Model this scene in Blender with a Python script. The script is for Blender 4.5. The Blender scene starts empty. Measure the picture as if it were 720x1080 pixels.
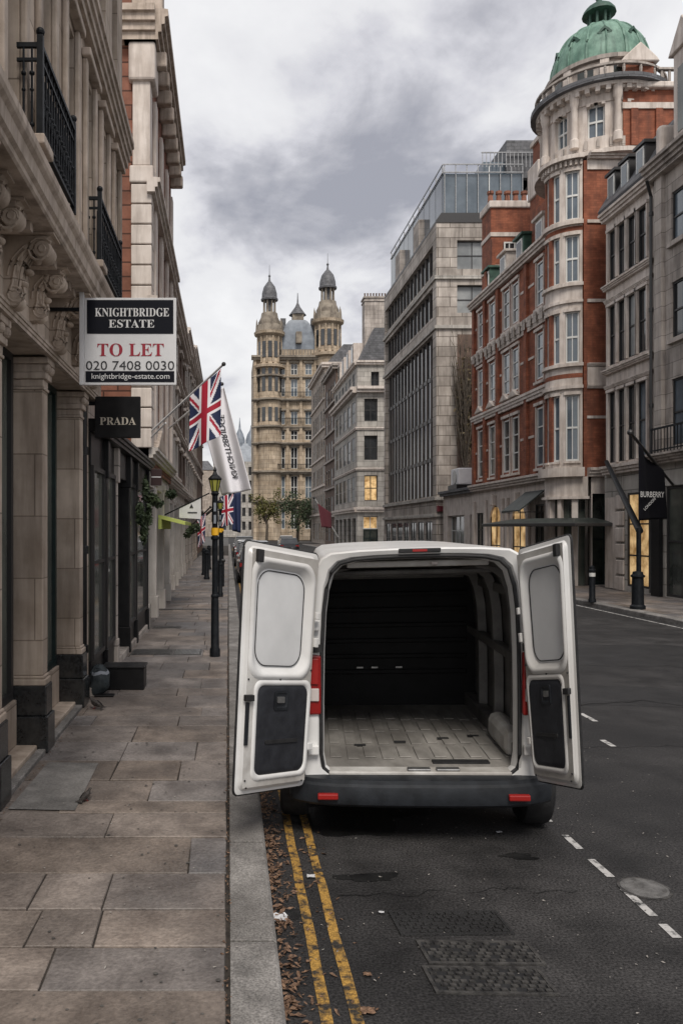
import bpy, math, random
from mathutils import Vector, Matrix
R = math.radians
sc = bpy.context.scene
# ------------------------------------------------------------------ camera
CH = 2.2                      # eye height
cam = bpy.data.cameras.new('camera'); camo = bpy.data.objects.new('camera', cam)
sc.collection.objects.link(camo); sc.camera = camo
camo.location = (0, 0, CH); camo.rotation_euler = (R(90), 0, 0)
cam.sensor_fit = 'VERTICAL'; cam.sensor_height = 36; cam.lens = 28.0
cam.shift_x = (360 - 241) / 1080; cam.shift_y = (558 - 540) / 1080
cam.clip_start = 0.05; cam.clip_end = 2000
# ------------------------------------------------------------------ light
SUN_EL, SUN_AZ = 52, 179     # elevation; compass heading the light comes from (deg from +Y towards +X)
w = bpy.data.worlds.new('World'); sc.world = w; w.use_nodes = True
nt = w.node_tree; N = nt.nodes; L = nt.links; N.clear()
out = N.new('ShaderNodeOutputWorld'); bg = N.new('ShaderNodeBackground'); bg.inputs['Strength'].default_value = 0.1
sky = N.new('ShaderNodeTexSky'); sky.sky_type = 'NISHITA'; sky.sun_disc = False
sky.sun_elevation = R(SUN_EL); sky.sun_rotation = R(SUN_AZ); sky.air_density = 1.5; sky.dust_density = 3
tc = N.new('ShaderNodeTexCoord'); sep = N.new('ShaderNodeSeparateXYZ'); L.new(tc.outputs['Generated'], sep.inputs[0])
def wm(op, a, b=None, c=None):
    n = N.new('ShaderNodeMath'); n.operation = op
    for i, v in enumerate((a, b, c)):
        if v is None: continue
        if isinstance(v, (int, float)): n.inputs[i].default_value = v
        else: L.new(v, n.inputs[i])
    return n.outputs[0]
den = wm('ADD', wm('MAXIMUM', sep.outputs[2], 0.0), 0.48)
cx = wm('DIVIDE', sep.outputs[0], den); cy = wm('DIVIDE', sep.outputs[1], den)
cmb = N.new('ShaderNodeCombineXYZ'); L.new(cx, cmb.inputs[0]); L.new(cy, cmb.inputs[1]); cmb.inputs[2].default_value = 3.7
def wnoise(scale, detail, rough, dist, off):
    mp = N.new('ShaderNodeMapping'); mp.inputs['Location'].default_value = off; L.new(cmb.outputs[0], mp.inputs[0])
    n = N.new('ShaderNodeTexNoise'); n.inputs['Scale'].default_value = scale; n.inputs['Detail'].default_value = detail
    n.inputs['Roughness'].default_value = rough; n.inputs['Distortion'].default_value = dist
    L.new(mp.outputs[0], n.inputs['Vector']); return n.outputs[0]
n1 = wnoise(2.5, 9, .55, .3, (-1.7, 3.1, 0)); n2 = wnoise(6.0, 7, .55, .3, (-1.7, 3.1, 1))
hz = wm('MULTIPLY', wm('SUBTRACT', 1.0, wm('MINIMUM', wm('MULTIPLY', sep.outputs[2], 2.2), 1.0)), .10)
mixv = wm('ADD', wm('ADD', wm('MULTIPLY', n1, .64), wm('MULTIPLY', n2, .36)), hz)
cr = N.new('ShaderNodeValToRGB'); L.new(mixv, cr.inputs[0])
e = cr.color_ramp; e.elements[0].position = .40; e.elements[0].color = (.315, .318, .36, 1)
e.elements[1].position = .61; e.elements[1].color = (.80, .795, .80, 1)
x = e.elements.new(.445); x.color = (.43, .428, .465, 1)
x = e.elements.new(.485); x.color = (.585, .58, .615, 1)
x = e.elements.new(.525); x.color = (.71, .705, .72, 1)
sca = N.new('ShaderNodeVectorMath'); sca.operation = 'SCALE'; sca.inputs['Scale'].default_value = 8.0; L.new(cr.outputs[0], sca.inputs[0])
mx = N.new('ShaderNodeMixRGB'); mx.inputs[0].default_value = .93
L.new(sky.outputs[0], mx.inputs[1]); L.new(sca.outputs[0], mx.inputs[2])
L.new(mx.outputs[0], bg.inputs['Color']); L.new(bg.outputs[0], out.inputs['Surface'])
sun = bpy.data.lights.new('sun', 'SUN'); suno = bpy.data.objects.new('sun', sun); sc.collection.objects.link(suno)
sun.energy = 2.1; sun.angle = R(22); sun.color = (1, .94, .86)
az = R(SUN_AZ); dv = Vector((math.sin(az) * math.cos(R(SUN_EL)), math.cos(az) * math.cos(R(SUN_EL)), math.sin(R(SUN_EL))))
suno.rotation_euler = (-dv).to_track_quat('-Z', 'Y').to_euler()
sc.view_settings.view_transform = 'Standard'; sc.view_settings.look = 'None'; sc.view_settings.exposure = 0.58; sc.view_settings.gamma = 1
sc.cycles.max_bounces = 6; sc.cycles.diffuse_bounces = 3; sc.cycles.glossy_bounces = 3
sc.cycles.use_denoising = True

# ------------------------------------------------------------------ helpers
def P(px, py, Y):             # photo pixel (720x1080 grid) at depth Y -> measured world point
    return Vector(((px - 241) * Y / 840, Y, CH - (py - 558) * Y / 840))

class F:                      # facade frame: u along wall, n outward
    def __init__(s, o, u, n): s.o = Vector(o); s.u = Vector(u).normalized(); s.n = Vector(n).normalized()
    def p(s, u, d, z): return s.o + s.u * u + s.n * d + Vector((0, 0, z))

class MB:
    def __init__(s, xf=None): s.v = []; s.f = []; s.m = []; s.xf = xf; s.cm = 0; s.col = {}
    def add(s, vs, fs):
        b = len(s.v)
        for q in vs: s.v.append(s.xf(Vector(q)) if s.xf else Vector(q))
        for f in fs: s.f.append([b + i for i in f]); s.m.append(s.cm)
        return s
    def hexa(s, q):           # 8 points: bottom ring 0-3, top ring 4-7
        return s.add(q, [(3, 2, 1, 0), (4, 5, 6, 7), (0, 1, 5, 4), (1, 2, 6, 5), (2, 3, 7, 6), (3, 0, 4, 7)])
    def box(s, x0, x1, y0, y1, z0, z1):
        return s.hexa([(x0, y0, z0), (x1, y0, z0), (x1, y1, z0), (x0, y1, z0), (x0, y0, z1), (x1, y0, z1), (x1, y1, z1), (x0, y1, z1)])
    def fb(s, fr, u0, u1, d0, d1, z0, z1):
        return s.hexa([fr.p(u0, d0, z0), fr.p(u1, d0, z0), fr.p(u1, d1, z0), fr.p(u0, d1, z0), fr.p(u0, d0, z1), fr.p(u1, d0, z1), fr.p(u1, d1, z1), fr.p(u0, d1, z1)])
    def quad(s, a, b, c, d): return s.add([a, b, c, d], [(0, 1, 2, 3)])
    def loft(s, loops, cap0=True, cap1=True, closed=True):
        n = len(loops[0]); vs = [q for l in loops for q in l]; fs = []
        for i in range(len(loops) - 1):
            for j in range(n if closed else n - 1):
                k = (j + 1) % n; fs.append((i * n + j, i * n + k, (i + 1) * n + k, (i + 1) * n + j))
        if cap0: fs.append(tuple(range(n - 1, -1, -1)))
        if cap1: fs.append(tuple((len(loops) - 1) * n + j for j in range(n)))
        return s.add(vs, fs)
    def prism(s, poly, vec):
        vec = Vector(vec); return s.loft([[Vector(q) for q in poly], [Vector(q) + vec for q in poly]])
    def lathe(s, prof, c, n=24, axis='Z', a0=0, a1=360, sx=1, sy=1):
        full = abs(a1 - a0) >= 359.9; m = n if full else n + 1; loops = []; cc_ = Vector((c[0], c[1], c[2]))
        for r, h in prof:
            lp = []
            for i in range(m):
                a = R(a0 + (a1 - a0) * i / n); ca, sa = math.cos(a) * r * sx, math.sin(a) * r * sy
                q = {'Z': (ca, sa, h), 'X': (h, ca, sa), 'Y': (ca, h, sa)}[axis]
                lp.append(cc_ + Vector(q))
            loops.append(lp)
        return s.loft(loops, True, True, full)
    def tube(s, path, r, n=8, r1=None):
        path = [Vector(p) for p in path]; loops = []
        for i, p in enumerate(path):
            d = (path[min(i + 1, len(path) - 1)] - path[max(i - 1, 0)]).normalized()
            up = Vector((0, 0, 1)) if abs(d.z) < .95 else Vector((1, 0, 0))
            a = d.cross(up).normalized(); b = d.cross(a).normalized()
            rr = r if r1 is None else r + (r1 - r) * i / (len(path) - 1)
            loops.append([p + (a * math.cos(t) + b * math.sin(t)) * rr for t in [2 * math.pi * k / n for k in range(n)]])
        return s.loft(loops)
    def ball(s, c, r, n=12, sx=1, sy=1, sz=1):
        return s.lathe([(max(r * math.sin(math.pi * i / n), .0005), -r * math.cos(math.pi * i / n) * sz) for i in range(n + 1)], c, n * 2, sx=sx, sy=sy)
    def build(s, name, mat, parent=None, smooth=None, bevel=None, kind=None):
        o0 = parent_origin(parent)
        me = bpy.data.meshes.new(name); me.from_pydata([q - o0 for q in s.v], [], s.f)
        mats = mat if isinstance(mat, (list, tuple)) else [mat]
        for m in mats: me.materials.append(m)
        if len(mats) > 1: me.polygons.foreach_set('material_index', s.m)
        if smooth is not None:
            me.shade_smooth(); me.set_sharp_from_angle(angle=R(smooth))
        me.validate(); me.update()
        o = bpy.data.objects.new(name, me); sc.collection.objects.link(o)
        if parent: o.parent = parent
        if bevel:
            b = o.modifiers.new('bevel', 'BEVEL'); b.width = bevel; b.segments = 2; b.limit_method = 'ANGLE'; b.angle_limit = R(35)
        if kind: o['kind'] = kind
        return o

def parent_origin(p):
    o = Vector((0, 0, 0))
    while p is not None: o += p.location; p = p.parent
    return o
def thing(name, label, cat, loc, group=None):
    o = bpy.data.objects.new(name, None); sc.collection.objects.link(o); o.location = loc
    o.empty_display_size = .2; o['label'] = label; o['category'] = cat
    if group: o['group'] = group
    return o
def tag(o, label, cat, group=None):
    o['label'] = label; o['category'] = cat
    if group: o['group'] = group
    return o
def dup(root, loc, label):
    def cp(o, par):
        c = o.copy(); sc.collection.objects.link(c)
        if par: c.parent = par
        for ch in list(kids.get(o.name, [])): cp(ch, c)
        return c
    kids = {}
    for o in root.children_recursive: kids.setdefault(o.parent.name, []).append(o)
    r = cp(root, None); r.location = loc; r['label'] = label
    return r

# ------------------------------------------------------------------ materials
def newmat(name):
    m = bpy.data.materials.new(name); m.use_nodes = True
    return m, m.node_tree.nodes, m.node_tree.links, m.node_tree.nodes['Principled BSDF']
def plain(name, c, rough=.5, metal=0, emis=None, es=0, spec=.5, coat=0):
    m, n, l, b = newmat(name); b.inputs['Base Color'].default_value = (*c, 1); b.inputs['Roughness'].default_value = rough
    b.inputs['Metallic'].default_value = metal; b.inputs['Specular IOR Level'].default_value = spec; b.inputs['Coat Weight'].default_value = coat
    if emis: b.inputs['Emission Color'].default_value = (*emis, 1); b.inputs['Emission Strength'].default_value = es
    return m
def noisy(name, c1, c2, scale=3, rough=.8, bump=.3, detail=6, c3=None, stretch=(1, 1, 1), brick=None, mortar=None, fine=None, metal=0, spec=.4, pos=(.35, .65), rvar=0, fr=(.62, 1.4), attr=None, msize=.012, grime=None, gsc=1.2):
    m, n, l, b = newmat(name)
    tcn = n.new('ShaderNodeTexCoord'); geo = n.new('ShaderNodeNewGeometry')
    mp = n.new('ShaderNodeMapping'); mp.inputs['Scale'].default_value = stretch; l.new(geo.outputs['Position'], mp.inputs[0])
    no = n.new('ShaderNodeTexNoise'); no.inputs['Scale'].default_value = scale; no.inputs['Detail'].default_value = detail; no.inputs['Roughness'].default_value = .6
    l.new(mp.outputs[0], no.inputs['Vector'])
    rp = n.new('ShaderNodeValToRGB'); rp.color_ramp.elements[0].position = pos[0]; rp.color_ramp.elements[1].position = pos[1]
    rp.color_ramp.elements[0].color = (*c1, 1); rp.color_ramp.elements[1].color = (*c2, 1); l.new(no.outputs[0], rp.inputs[0])
    col = rp.outputs[0]; height = no.outputs[0]
    if c3:
        no3 = n.new('ShaderNodeTexNoise'); no3.inputs['Scale'].default_value = scale * .23; no3.inputs['Detail'].default_value = 5
        l.new(geo.outputs['Position'], no3.inputs['Vector'])
        r3 = n.new('ShaderNodeValToRGB'); r3.color_ramp.elements[0].position = .45; r3.color_ramp.elements[1].position = .68; l.new(no3.outputs[0], r3.inputs[0])
        mm = n.new('ShaderNodeMixRGB'); l.new(r3.outputs[0], mm.inputs[0]); l.new(col, mm.inputs[1]); mm.inputs[2].default_value = (*c3, 1); col = mm.outputs[0]
    if grime:                # rain streaks: tall narrow noise
        mg = n.new('ShaderNodeMapping'); mg.inputs['Scale'].default_value = (3.2, 3.2, .35); l.new(geo.outputs['Position'], mg.inputs[0])
        ng = n.new('ShaderNodeTexNoise'); ng.inputs['Scale'].default_value = gsc; ng.inputs['Detail'].default_value = 7; ng.inputs['Roughness'].default_value = .65
        l.new(mg.outputs[0], ng.inputs['Vector'])
        rg = n.new('ShaderNodeValToRGB'); rg.color_ramp.elements[0].position = .44; rg.color_ramp.elements[1].position = .74; l.new(ng.outputs[0], rg.inputs[0])
        rg.color_ramp.elements[1].color = (.8, .8, .8, 1)
        mm = n.new('ShaderNodeMixRGB'); l.new(rg.outputs[0], mm.inputs[0]); l.new(col, mm.inputs[1]); mm.inputs[2].default_value = (*grime, 1); col = mm.outputs[0]
    if fine:
        nf = n.new('ShaderNodeTexNoise'); nf.inputs['Scale'].default_value = fine; nf.inputs['Detail'].default_value = 2; l.new(geo.outputs['Position'], nf.inputs['Vector'])
        rf = n.new('ShaderNodeMapRange'); rf.inputs[1].default_value = .3; rf.inputs[2].default_value = .7; rf.inputs[3].default_value = fr[0]; rf.inputs[4].default_value = fr[1]; l.new(nf.outputs[0], rf.inputs[0])
        mm = n.new('ShaderNodeMixRGB'); mm.blend_type = 'MULTIPLY'; mm.inputs[0].default_value = 1; l.new(col, mm.inputs[1]); l.new(rf.outputs[0], mm.inputs[2]); col = mm.outputs[0]
        ad = n.new('ShaderNodeMath'); ad.operation = 'ADD'; l.new(height, ad.inputs[0]); l.new(nf.outputs[0], ad.inputs[1]); height = ad.outputs[0]
    if brick:
        sx = n.new('ShaderNodeSeparateXYZ'); l.new(geo.outputs['Position'], sx.inputs[0])
        ad = n.new('ShaderNodeMath'); ad.operation = 'ADD'; l.new(sx.outputs[0], ad.inputs[0]); l.new(sx.outputs[1], ad.inputs[1])
        cb = n.new('ShaderNodeCombineXYZ'); l.new(ad.outputs[0], cb.inputs[0]); l.new(sx.outputs[2], cb.inputs[1])
        bt = n.new('ShaderNodeTexBrick'); bt.inputs['Scale'].default_value = 1; bt.inputs['Brick Width'].default_value = brick[0]; bt.inputs['Row Height'].default_value = brick[1]
        bt.inputs['Mortar Size'].default_value = msize; bt.inputs['Mortar Smooth'].default_value = .3; bt.inputs['Bias'].default_value = 0
        bt.inputs['Color1'].default_value = (.80, .80, .80, 1); bt.inputs['Color2'].default_value = (1.12, 1.12, 1.12, 1); mo = mortar or (.45, .45, .45)
        bt.inputs['Mortar'].default_value = (*mo, 1); l.new(cb.outputs[0], bt.inputs['Vector'])
        mm = n.new('ShaderNodeMixRGB'); mm.blend_type = 'MULTIPLY'; mm.inputs[0].default_value = 1; l.new(col, mm.inputs[1]); l.new(bt.outputs[0], mm.inputs[2]); col = mm.outputs[0]
        sb = n.new('ShaderNodeMath'); sb.operation = 'SUBTRACT'; l.new(height, sb.inputs[0]); l.new(bt.outputs['Fac'], sb.inputs[1]); height = sb.outputs[0]
    if attr:
        at = n.new('ShaderNodeAttribute'); at.attribute_name = attr
        mm = n.new('ShaderNodeMixRGB'); mm.blend_type = 'MULTIPLY'; mm.inputs[0].default_value = 1; l.new(col, mm.inputs[1]); l.new(at.outputs[0], mm.inputs[2]); col = mm.outputs[0]
    l.new(col, b.inputs['Base Color'])
    b.inputs['Roughness'].default_value = rough; b.inputs['Metallic'].default_value = metal; b.inputs['Specular IOR Level'].default_value = spec
    if rvar:
        mr = n.new('ShaderNodeMapRange'); mr.inputs[1].default_value = .3; mr.inputs[2].default_value = .7; mr.inputs[3].default_value = rough - rvar; mr.inputs[4].default_value = rough + rvar
        l.new(no.outputs[0], mr.inputs[0]); l.new(mr.outputs[0], b.inputs['Roughness'])
    if bump:
        bp = n.new('ShaderNodeBump'); bp.inputs['Strength'].default_value = bump; bp.inputs['Distance'].default_value = .02; l.new(height, bp.inputs['Height']); l.new(bp.outputs[0], b.inputs['Normal'])
    return m
M = {}
M['stoneA'] = noisy('taupe_stone', (.40, .325, .26), (.58, .485, .405), 2.2, .8, .2, grime=(.16, .118, .09), brick=(1.25, .58), msize=.007, mortar=(.5, .48, .46))
M['stoneA2'] = noisy('taupe_stone_moulding', (.36, .295, .24), (.53, .445, .38), 4, .8, .2, grime=(.12, .09, .07), gsc=2.2)
M['stoneC'] = noisy('cream_stone', (.34, .285, .24), (.46, .40, .345), 2, .85, .2, grime=(.13, .10, .085), brick=(1.1, .42))
M['stoneD'] = noisy('painted_cream', (.48, .44, .40), (.60, .56, .52), 2, .7, .2, grime=(.28, .24, .21))
M['stoneE'] = noisy('portland_stone', (.34, .32, .29), (.47, .445, .41), .9, .85, .3, grime=(.17, .15, .135), brick=(1.3, .5), msize=.02)
M['stoneW'] = noisy('pale_trim_stone', (.52, .455, .405), (.68, .615, .565), 1.6, .85, .25, grime=(.26, .215, .185), gsc=1.6)
M['stoneG'] = noisy('grey_stone', (.33, .29, .26), (.48, .43, .39), 1.2, .85, .3, grime=(.11, .095, .085), brick=(1.2, .45))
M['stoneM'] = noisy('banded_stone_cladding', (.29, .255, .225), (.50, .45, .405), .8, .8, .2, brick=(1.5, .62), msize=.03, mortar=(.4, .38, .36), grime=(.15, .13, .115))
M['palace'] = noisy('buff_terracotta', (.32, .25, .175), (.50, .41, .31), .6, .85, .3, grime=(.15, .115, .085), brick=(2, .8), msize=.03)
M['palace2'] = noisy('grey_buff_moulding', (.13, .11, .09), (.30, .26, .21), .8, .85, .3)
M['brick'] = noisy('red_brick', (.17, .052, .028), (.32, .108, .058), 2.2, .85, .15, brick=(.24, .085), msize=.008, mortar=(.75, .8, .8), grime=(.10, .042, .03), gsc=1.1)
M['brickC'] = noisy('dark_red_brick', (.17, .07, .045), (.27, .115, .075), 3, .85, .3, brick=(.6, .3), msize=.02, mortar=(.3, .3, .3))
M['brickB'] = noisy('brown_brick', (.10, .065, .05), (.17, .115, .09), 1.4, .85, .2, grime=(.05, .04, .035))
M['slate'] = noisy('slate', (.07, .072, .078), (.14, .14, .15), 2, .6, .3, brick=(.4, .22), msize=.015)
M['lead'] = noisy('blue_grey_lead', (.14, .16, .19), (.24, .27, .31), .8, .5, .1)
M['copper'] = noisy('green_copper', (.085, .17, .13), (.20, .33, .26), 2.2, .6, .2, grime=(.045, .085, .066), gsc=2.2)
M['copperD'] = noisy('dark_copper', (.02, .05, .038), (.05, .11, .08), 4, .6, .2)
M['glass'] = noisy('window_glass', (.010, .012, .014), (.035, .038, .042), .7, .06, 0, spec=.9)
M['glassB'] = noisy('bluish_glass', (.05, .07, .09), (.13, .16, .19), .5, .08, 0, spec=.9)
M['glassG'] = noisy('shop_glass', (.012, .016, .015), (.085, .095, .082), .9, .07, 0, spec=.7)  # paler greenish tone puts pane reflections into the colour
M['glassH'] = noisy('display_glass', (.03, .034, .03), (.17, .175, .15), 1.3, .07, 0, spec=.7, stretch=(1, 1, .25))
M['blind'] = noisy('window_blind', (.14, .15, .155), (.30, .31, .31), .6, .35, 0, spec=.6)
M['frameW'] = plain('white_sash_paint', (.62, .62, .60), .5)
M['frameD'] = plain('dark_frame', (.028, .027, .028), .45)
M['blackpaint'] = noisy('black_gloss_paint', (.006, .006, .007), (.014, .014, .015), 6, .4, .1, spec=.3)
M['iron'] = noisy('black_iron', (.005, .006, .008), (.013, .015, .018), 14, .5, .15, spec=.18)
M['granite'] = noisy('polished_black_granite', (.006, .007, .008), (.028, .03, .032), 30, .22, .04, spec=.6, c3=(.035, .036, .036))
M['asphalt'] = noisy('asphalt', (.014, .0135, .0137), (.040, .038, .038), 1.6, .72, .4, fine=70, fr=(.35, 1.9), c3=(.015, .0145, .015), rvar=.12, spec=.3, detail=9)
M['wet'] = noisy('oil_stain', (.008, .008, .0085), (.02, .02, .02), 5, .35, .1, fine=130)
M['slab'] = noisy('york_stone', (.105, .09, .081), (.285, .246, .222), 1.7, .6, .35, detail=10, c3=(.10, .092, .09), fine=45, fr=(.82, 1.2), pos=(.33, .67), attr='tint', rvar=.14, spec=.45, grime=(.065, .052, .046), gsc=.9)
M['joint'] = noisy('sand_joint', (.018, .015, .013), (.045, .037, .03), 12, .9, .4)
M['kerb'] = noisy('granite_kerb', (.13, .123, .117), (.26, .247, .235), 5, .75, .3, fine=95, c3=(.12, .112, .105))
M['yellow'] = noisy('worn_yellow_paint', (.03, .026, .022), (.34, .195, .045), 13, .75, .3, pos=(.40, .54), detail=9, fine=90)
M['white_line'] = noisy('worn_white_paint', (.04, .04, .04), (.42, .41, .40), 14, .7, .2, pos=(.38, .5), detail=8)
M['castiron'] = noisy('cast_iron', (.035, .034, .034), (.11, .105, .10), 20, .45, .3, metal=.4)
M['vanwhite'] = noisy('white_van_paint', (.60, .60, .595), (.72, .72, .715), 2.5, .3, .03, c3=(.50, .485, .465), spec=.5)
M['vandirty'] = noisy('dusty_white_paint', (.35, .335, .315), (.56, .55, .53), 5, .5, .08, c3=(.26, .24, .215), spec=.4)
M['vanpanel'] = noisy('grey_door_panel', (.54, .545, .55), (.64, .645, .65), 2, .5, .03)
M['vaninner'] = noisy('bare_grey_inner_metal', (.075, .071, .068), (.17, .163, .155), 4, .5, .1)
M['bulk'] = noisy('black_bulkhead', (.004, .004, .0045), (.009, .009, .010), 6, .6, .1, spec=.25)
M['rubber'] = noisy('black_rubber', (.011, .011, .012), (.022, .022, .023), 20, .65, .1)
M['bumper'] = noisy('grey_bumper_plastic', (.009, .0105, .013), (.020, .023, .028), 8, .5, .15, spec=.35)
M['pad'] = noisy('black_door_pad', (.013, .014, .018), (.024, .026, .032), 10, .6, .25)
M['floor'] = noisy('worn_van_floor', (.13, .122, .112), (.30, .285, .265), 6, .6, .2, stretch=(1, .35, 1), pos=(.3, .7), detail=9, c3=(.11, .103, .095))
M['red'] = plain('red_lens', (.22, .008, .007), .15, coat=.5); M['redb'] = plain('red_reflector', (.26, .012, .010), .3)
M['amber'] = plain('amber_sticker', (.75, .40, .02), .4); M['clear'] = plain('clear_lens', (.5, .45, .43), .15)
M['steel'] = noisy('steel', (.25, .25, .25), (.4, .4, .4), 10, .35, .05, metal=.8)
M['signwhite'] = noisy('white_board', (.60, .60, .61), (.68, .68, .69), 3, .45, 0)
M['signblack'] = plain('navy_black_board', (.006, .007, .012), .6, spec=.15); M['signred'] = plain('crimson_letters', (.30, .012, .03), .5)
M['ink'] = plain('black_letters', (.02, .02, .024), .5); M['cream'] = plain('cream_letters', (.55, .50, .42), .5); M['white'] = plain('white_letters', (.65, .65, .65), .5)
M['lit'] = noisy('lit_interior', (.25, .13, .04), (.80, .55, .27), 1.8, .6, 0)
for mm_ in (M['lit'],):
    n_ = mm_.node_tree; b_ = n_.nodes['Principled BSDF']; lk = b_.inputs['Base Color'].links[0].from_socket
    n_.links.new(lk, b_.inputs['Emission Color']); b_.inputs['Emission Strength'].default_value = .42
M['lamp'] = plain('glowing_lantern_glass', (.12, .12, .03), .3, emis=(.8, .75, .12), es=.1)
M['leaf'] = noisy('green_leaves', (.025, .04, .02), (.07, .095, .045), 6, .6, 0); M['leafy'] = noisy('yellowing_leaves', (.05, .06, .012), (.14, .12, .03), 3, .6, 0)
M['bark'] = noisy('bark', (.05, .04, .03), (.12, .10, .08), 8, .9, .5)
M['litter'] = noisy('dead_leaves', (.035, .018, .012), (.24, .145, .09), 40, .7, .1); M['paper'] = plain('paper', (.5, .5, .51), .7)
M['fblue'] = plain('flag_navy', (.012, .022, .07), .75); M['fred'] = plain('flag_red', (.38, .012, .035), .75); M['fwhite'] = plain('flag_white', (.80, .79, .83), .75)
M['fblack'] = plain('flag_black', (.006, .006, .009), .9, spec=.1); M['fmaroon'] = plain('flag_maroon', (.09, .012, .02), .8)
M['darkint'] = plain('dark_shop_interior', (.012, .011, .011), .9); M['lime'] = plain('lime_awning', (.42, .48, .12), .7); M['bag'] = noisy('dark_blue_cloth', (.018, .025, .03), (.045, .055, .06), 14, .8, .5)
M['bandgrey'] = plain('grey_cloth', (.22, .24, .27), .8); M['pigeon'] = noisy('brown_feathers', (.02, .017, .016), (.07, .06, .055), 40, .7, .2); M['purple'] = plain('dark_blind_red', (.16, .02, .03), .6)
M['brass'] = plain('brass', (.5, .35, .12), .3, metal=.8); M['teal'] = noisy('dark_teal_joinery', (.008, .018, .018), (.018, .034, .033), 5, .4, .05)
M['olive'] = noisy('weathered_olive_metal', (.018, .023, .021), (.04, .047, .042), 3, .5, .1)

# ------------------------------------------------------------------ ground, road, pavements
def sheet(name, x0, x1, y0, y1, z, m):
    return MB().add([(x0, y0, z), (x1, y0, z), (x1, y1, z), (x0, y1, z)], [(0, 1, 2, 3)]).build(name, m, kind='structure')
sheet('ground', -600, 600, -60, 1500, -.02, noisy('far_ground', (.05, .05, .05), (.09, .085, .08), 1))
sheet('road', -.0, 10.5, -6, 240, 0, M['asphalt'])
road = sheet('side_road', 10.4, 60, 41.3, 49.4, .127, M['asphalt'])
rnd = random.Random(4)
def slabs(x0, x1, rows, z, rng, name, edge=.0):
    mb = MB(); tints = []
    for (y0, y1, cuts) in rows:
        xs = [x0] + list(cuts) + [x1]
        for i in range(len(xs) - 1):
            g = .006 + rng.random() * .004; t = rng.uniform(.84, 1.14); h = z + rng.uniform(-.003, .003)
            j = [rng.uniform(-.006, .006) for _ in range(4)]
            a, b = xs[i] + g * .45, xs[i + 1] - g * .45; c, d = y0 + g * 1.1, y1 - g * 1.1; q = .004
            lo = [Vector((a + j[0], c, h - .006)), Vector((b + j[1], c, h - .006)), Vector((b + j[2], d, h - .006)), Vector((a + j[3], d, h - .006))]
            base = [p_ - Vector((0, 0, .04)) for p_ in lo]
            cc = Vector(((a + b) / 2, (c + d) / 2, 0))
            tl = rng.uniform(-.004, .004)
            top = [Vector((p_.x - q * (1 if p_.x > cc.x else -1), p_.y - q * (1 if p_.y > cc.y else -1), h + (tl if p_.x > cc.x else -tl) * .5)) for p_ in lo]
            mb.loft([base, lo, top], False, True)
            w_ = rng.uniform(-.06, .06); tints += [(t * (1 + w_), t, t * (1 - w_ * 1.2))] * 9
    o = mb.build(name, M['slab'], kind='structure')
    ca = o.data.color_attributes.new('tint', 'FLOAT_COLOR', 'CORNER')
    k = 0
    for p_ in o.data.polygons:
        c_ = tints[min(p_.index, len(tints) - 1)]
        for li in p_.loop_indices: ca.data[li].color = (*c_, 1)
    return o
rows = [(1.6, 2.3, [-1.2]), (2.3, 3.0, [-.6]), (3.0, 3.59, [-1.05]), (3.59, 3.97, [-.86]), (3.97, 4.36, [-1.02, -.68]), (4.36, 4.82, [-1.1, -.70]), (4.82, 5.38, [-.25]), (5.38, 5.84, [-.84]), (5.84, 6.1, [-1.25]),
        (6.1, 6.6, [-1.3, -.62]), (6.6, 7.16, [-.98, -.42]), (7.16, 7.8, [-.98, -.05 - .25]), (7.8, 8.42, [-.95])]
y = 8.42
while y < 62:
    h = rnd.uniform(.38, .72) * (1 if y < 30 else 1.6); n_ = rnd.choice([2, 3, 3]); cuts = sorted(-2.1 + 2.1 * (i + rnd.uniform(.25, .75)) / n_ for i in range(n_))
    rows.append((y, y + h, cuts)); y += h
slabs(-2.25, -.012, rows, .12, rnd, 'pavement')
MB().box(-3.2, .02, -4, 100, .0, .106).build('pavement_bed', M['joint'], kind='structure')
rows = []; y = 14
while y < 110:
    h = rnd.uniform(.6, .9); n_ = 4; rows.append((y, y + h, [10.62 + 2.9 * (i + rnd.uniform(.3, .7)) / n_ for i in range(n_)])); y += h
slabs(10.62, 13.6, [r for r in rows if not (41.2 < r[0] < 49.2)], .12, rnd, 'far_pavement')
MB().box(10.55, 30, 4, 120, 0, .106).build('far_pavement_bed', M['joint'], kind='structure')
def kerb(name, x0, x1, y0, y1, rng):
    mb = MB(); y = y0
    while y < y1:
        l_ = rng.uniform(.5, .85) * (1 if y < 30 else 2); g = .008; z = .122 + rng.uniform(-.003, .003); r_ = .018
        prof = [(x0 + g, -.02), (x1, -.02), (x1, z - r_), (x1 - r_, z), (x0 + g, z)] if x0 < 5 else [(x0, -.02), (x1 - g, -.02), (x1 - g, z), (x0 + r_, z), (x0, z - r_)]
        mb.prism([(px_, y + g, pz_) for px_, pz_ in prof], (0, l_ - 2 * g, 0)); y += l_
    return mb.build(name, M['kerb'], kind='structure', bevel=.004)
kerb('kerb', 0, .245, -2, 110, rnd); kerb('far_kerb', 10.3, 10.6, 10, 110, rnd)
def line(name, x0, x1, y0, y1, m, seg=.3, wob=.004, z=.004):
    mb = MB(); n_ = max(1, int((y1 - y0) / seg)); lp = []
    for i in range(n_ + 1):
        y = y0 + (y1 - y0) * i / n_; a = rnd.uniform(-wob, wob); lp.append([(x0 + a, y, z), (x1 + a + rnd.uniform(-wob, wob) * .6, y, z)])
    mb.loft(lp, False, False, False); return mb.build(name, m, kind='structure')
line('yellow_line', .412, .468, 1, 90, M['yellow']); line('yellow_line', .547, .603, 1, 90, M['yellow'])
line('far_kerb_line', 10.0, 10.06, 10, 90, M['white_line'])
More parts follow.
